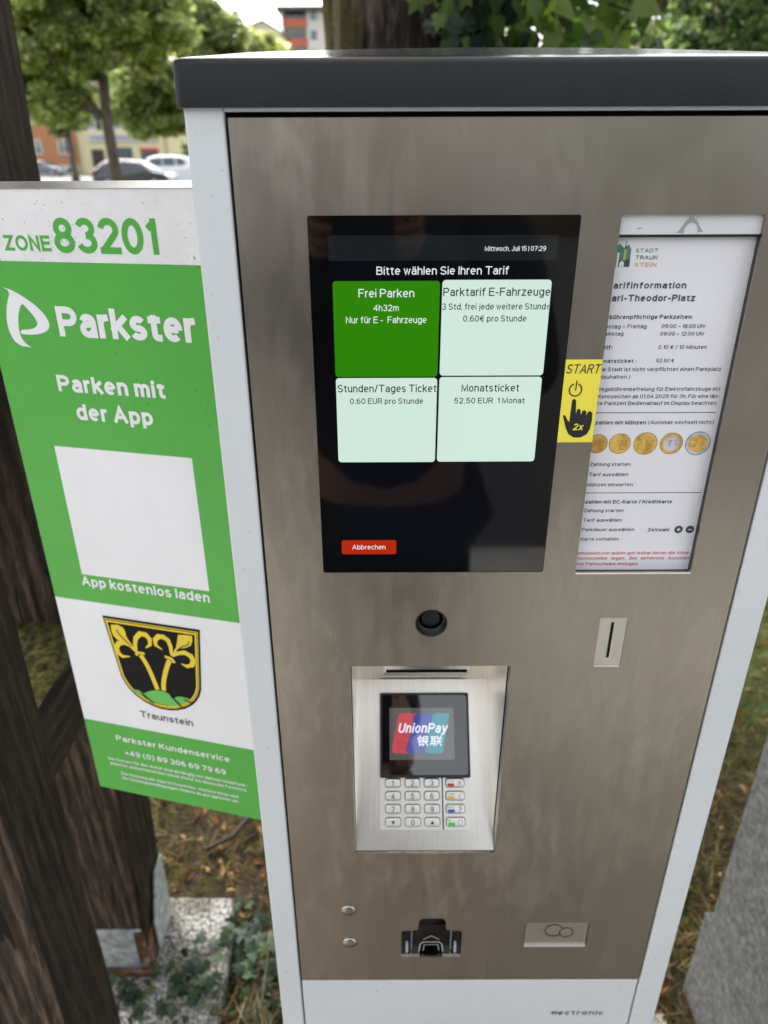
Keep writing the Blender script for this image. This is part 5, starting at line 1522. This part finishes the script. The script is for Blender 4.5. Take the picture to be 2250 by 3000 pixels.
b.box(x0_, x1_, 130, 142, GZ, 18.9, wall_mat('cream_render', (.68, .62, .50)))
b.add([(x0_, 130, 18.9), (x1_, 130, 18.9), (-16.6 * s_, 130, 20.2), (x0_, 142, 18.9), (x1_, 142, 18.9), (-16.6 * s_, 142, 20.2)], [(0, 1, 2), (3, 5, 4)], wall_mat('cream_render_gable', (.68, .62, .50)))
b.build('wall', crm)
b = MB()
b.add([(x0_ - .3, 129.6, 18.85), (x1_ + .3, 129.6, 18.75), (-16.6 * s_, 129.6, 20.3), (x0_ - .3, 142.4, 18.85), (x1_ + .3, 142.4, 18.75), (-16.6 * s_, 142.4, 20.3)], [(0, 2, 5, 3), (1, 4, 5, 2)], plain('grey_roof', (.30, .27, .25), .8))
b.build('roof', crm)
b = MB()
b.box(-15.7 * s_, -14.3 * s_, 128.5, 129.9, GZ, 15.6, wall_mat('yellow_annex_render', (.66, .52, .22)))
b.build('annex', crm)
pnk = thing('pink_house', (24, 82, GZ), 'pale pinkish house just showing between the leafy branch and right tree', 'house')
b = MB(); b.box(17, 34, 80, 92, GZ, 9.2, wall_mat('pink_render', (.56, .40, .33))); b.build('wall', pnk)
b = MB(); b.add([(16.5, 79.4, 9.1), (34.5, 79.4, 9.1), (34.5, 86, 12.2), (16.5, 86, 12.2), (34.5, 92.6, 9.1), (16.5, 92.6, 9.1)], [(0, 1, 2, 3), (3, 2, 4, 5), (0, 3, 5), (1, 4, 2), (0, 5, 4, 1)], rm); b.build('roof', pnk)
hed = thing('clipped_hedge', (-14.6, 60.5, GZ), 'dark green hedge beside the white estate car', 'hedge')
crown('foliage', hed, [(-15.0, 60.5, 1.4, .9, .7, 1.1), (-13.9, 60.5, 1.5, .9, .7, 1.2), (-12.6, 60.5, 1.3, .9, .7, 1.1)], 3500, .22, DEEP, 41, clumps=40, spread=.5)

# ================================================================== the photographer, mirrored in the screens
def skin_mesh(name, nodes, edges, root, mat, parent, grow=0.0, sub=2):
    keys = list(nodes)
    off = root_of(parent)
    me = bpy.data.meshes.new(name)
    me.from_pydata([Vector(nodes[k][0]) - off for k in keys], [(keys.index(a), keys.index(c)) for a, c in edges], [])
    o = bpy.data.objects.new(name, me)
    COL.objects.link(o); o.parent = parent
    o.modifiers.new('skin', 'SKIN')
    me.skin_vertices or None
    sv = me.skin_vertices[0].data if me.skin_vertices else None
    if sv is None:
        bm = bmesh.new(); bm.from_mesh(me); bm.verts.layers.skin.verify(); bm.to_mesh(me); bm.free()
        sv = me.skin_vertices[0].data
    for i, k in enumerate(keys):
        r = nodes[k][1]
        r = r if hasattr(r, '__len__') else (r, r)
        sv[i].radius = (r[0] + grow, r[1] + grow)
        sv[i].use_root = (k == root)
    me.materials.append(mat)
    md = o.modifiers.new('round', 'SUBSURF'); md.levels = sub; md.render_levels = sub
    dg = bpy.context.evaluated_depsgraph_get()
    em = bpy.data.meshes.new_from_object(o.evaluated_get(dg))
    o.modifiers.clear(); o.data = em
    em.polygons.foreach_set('use_smooth', [True] * len(em.polygons))
    return o
PX, PY = .0, -.79
phone_c = Vector((0, -.46, 1.5)) - _Rr * .024 - _Ur * .052 - _F * .016
N_ = {}
def J(k, x, y, z, r): N_[k] = ((PX + x, PY + y, z), r)
J('pelvis', 0, 0, .93, (.15, .11)); J('waist', 0, .0, 1.08, (.145, .10)); J('chest', 0, .0, 1.28, (.17, .115)); J('collar', 0, .0, 1.43, (.10, .075)); J('neck', 0, .02, 1.51, .052); J('jaw', 0, .055, 1.58, (.062, .075)); J('head', 0, .045, 1.66, (.075, .092)); J('crown', 0, .035, 1.735, (.055, .065))
E_ = [('pelvis', 'waist'), ('waist', 'chest'), ('chest', 'collar'), ('collar', 'neck'), ('neck', 'jaw'), ('jaw', 'head'), ('head', 'crown')]
for s, n in ((-1, 'left'), (1, 'right')):
    J(n + ' shoulder', s * .185, .0, 1.40, .060)
    J(n + ' elbow', s * .245, .10, 1.16, .043)
    w = phone_c + _Rr * s * .055 - _Ur * .055 - _F * .050
    N_[n + ' wrist'] = (tuple(w - Vector((0, .045, .035))), .027)
    N_[n + ' palm'] = (tuple(w), (.036, .018))
    E_ += [('collar', n + ' shoulder'), (n + ' shoulder', n + ' elbow'), (n + ' elbow', n + ' wrist'), (n + ' wrist', n + ' palm')]
    for i in range(4):
        L = (.032, .036, .034, .027)[i]
        a = w + _Ur * (.034 - .020 * i) + _Rr * s * .010 + _F * .018
        c = a + _Rr * s * .002 + _F * L
        e = c - _Rr * s * L * .8 + _F * .004
        for q, (pt, r) in enumerate(((a, .0095), (c, .0085), (e, .0075))): N_['%s finger %d %d' % (n, i, q)] = (tuple(pt), r)
        E_ += [(n + ' palm', '%s finger %d 0' % (n, i)), ('%s finger %d 0' % (n, i), '%s finger %d 1' % (n, i)), ('%s finger %d 1' % (n, i), '%s finger %d 2' % (n, i))]
    a = w - _Rr * s * .022 + _Ur * .012; c = a - _Rr * s * .014 + _Ur * .028 + _F * .010
    N_[n + ' thumb 0'] = (tuple(a), .011); N_[n + ' thumb 1'] = (tuple(c), .009)
    E_ += [(n + ' palm', n + ' thumb 0'), (n + ' thumb 0', n + ' thumb 1')]
    J(n + ' hip', s * .085, 0, .88, .088); J(n + ' knee', s * .10, .02, .48, .060); J(n + ' ankle', s * .105, -.01, .07, .038); J(n + ' toe', s * .12, .15, .015, .034)
    E_ += [('pelvis', n + ' hip'), (n + ' hip', n + ' knee'), (n + ' knee', n + ' ankle'), (n + ' ankle', n + ' toe')]
person = thing('person', (PX, PY, GZ), 'person in dark jacket holding up a phone, mirrored darkly in the machine screens', 'person')
skin_m = plain('skin', (.42, .24, .17), .55)
skin_mesh('body', N_, E_, 'pelvis', skin_m, person)
sub_ = lambda ks: ({k: N_[k] for k in ks}, [(a, c) for a, c in E_ if a in ks and c in ks])
ks = ['pelvis', 'waist', 'chest', 'collar'] + [n + q for n in ('left', 'right') for q in (' shoulder', ' elbow', ' wrist')]
skin_mesh('jacket', *sub_(ks), 'pelvis', plain('dark_jacket', (.018, .020, .026), .8), person, .014)
ks = ['pelvis'] + [n + q for n in ('left', 'right') for q in (' hip', ' knee', ' ankle')]
skin_mesh('trousers', *sub_(ks), 'pelvis', plain('dark_trousers', (.02, .022, .03), .85), person, .012)
b = MB()
for i_, (cx, cy, cz, rx, ry, rz) in enumerate(((PX, PY + .025, 1.70, .088, .105, .085),)):
    loops = []
    for a in range(0, 10):
        ph = R(-20 + 110 * a / 9)
        loops.append([(cx + rx * math.cos(ph) * math.cos(2 * math.pi * q / 20), cy + ry * math.cos(ph) * math.sin(2 * math.pi * q / 20) - (.02 if a < 3 else 0), cz + rz * math.sin(ph)) for q in range(20)])
    b.loft(loops, plain('dark_hair', (.02, .014, .01), .6))
b.build('hair', person, smooth=True)
b = MB()
J0 = Vector((PX, PY + .115, 1.635))
b.loft([[J0 + Vector((dx * k, dy, dz)) for dx in (-1, 1) for dy in (0,)] + [J0 + Vector((0, .012 * k * 60 * .02, dz))] for k, dy, dz in ((.006, -.006, .03), (.010, -.004, .01), (.015, 0, -.012))], skin_m)
b.build('nose', person)
for s in (-1, 1):
    b = MB(); b.tube([(PX + s * .028, PY + .122, 1.665), (PX + s * .028, PY + .128, 1.665)], .009, plain('eye', (.05, .04, .035), .2), 10); b.build('eye', person)
    b = MB(); b.tube([(PX + s * (.105 - .0), PY - .06, GZ + .03), (PX + s * .115, PY + .06, GZ + .045), (PX + s * .125, PY + .17, GZ + .03)], [.045, .05, .038], plain('dark_shoe', (.02, .018, .016), .5), 12); b.build('shoe', person, smooth=True)
b = MB(); b.tube([(PX - .022, PY + .130, 1.588), (PX, PY + .134, 1.586), (PX + .022, PY + .130, 1.588)], .005, plain('lips', (.35, .14, .12), .5), 8); b.build('mouth', person, smooth=True)
FPh = Frame(phone_c, _Rr, _Ur, -_F)
ph = thing('smartphone', tuple(phone_c), 'dark smartphone held up in both hands of the photographer', 'phone')
b = MB(); flat(b, FPh, [rrect(-.0385, .0385, -.080, .080, .011)], .004, MAT['glass'], .008, MAT['alu']); flat(b, Frame(phone_c, -_Rr, _Ur, _F), [rrect(-.0385, .0385, -.080, .080, .011)], .004, plain('phone_back', (.03, .03, .035), .3)); b.build('phone_body', ph)
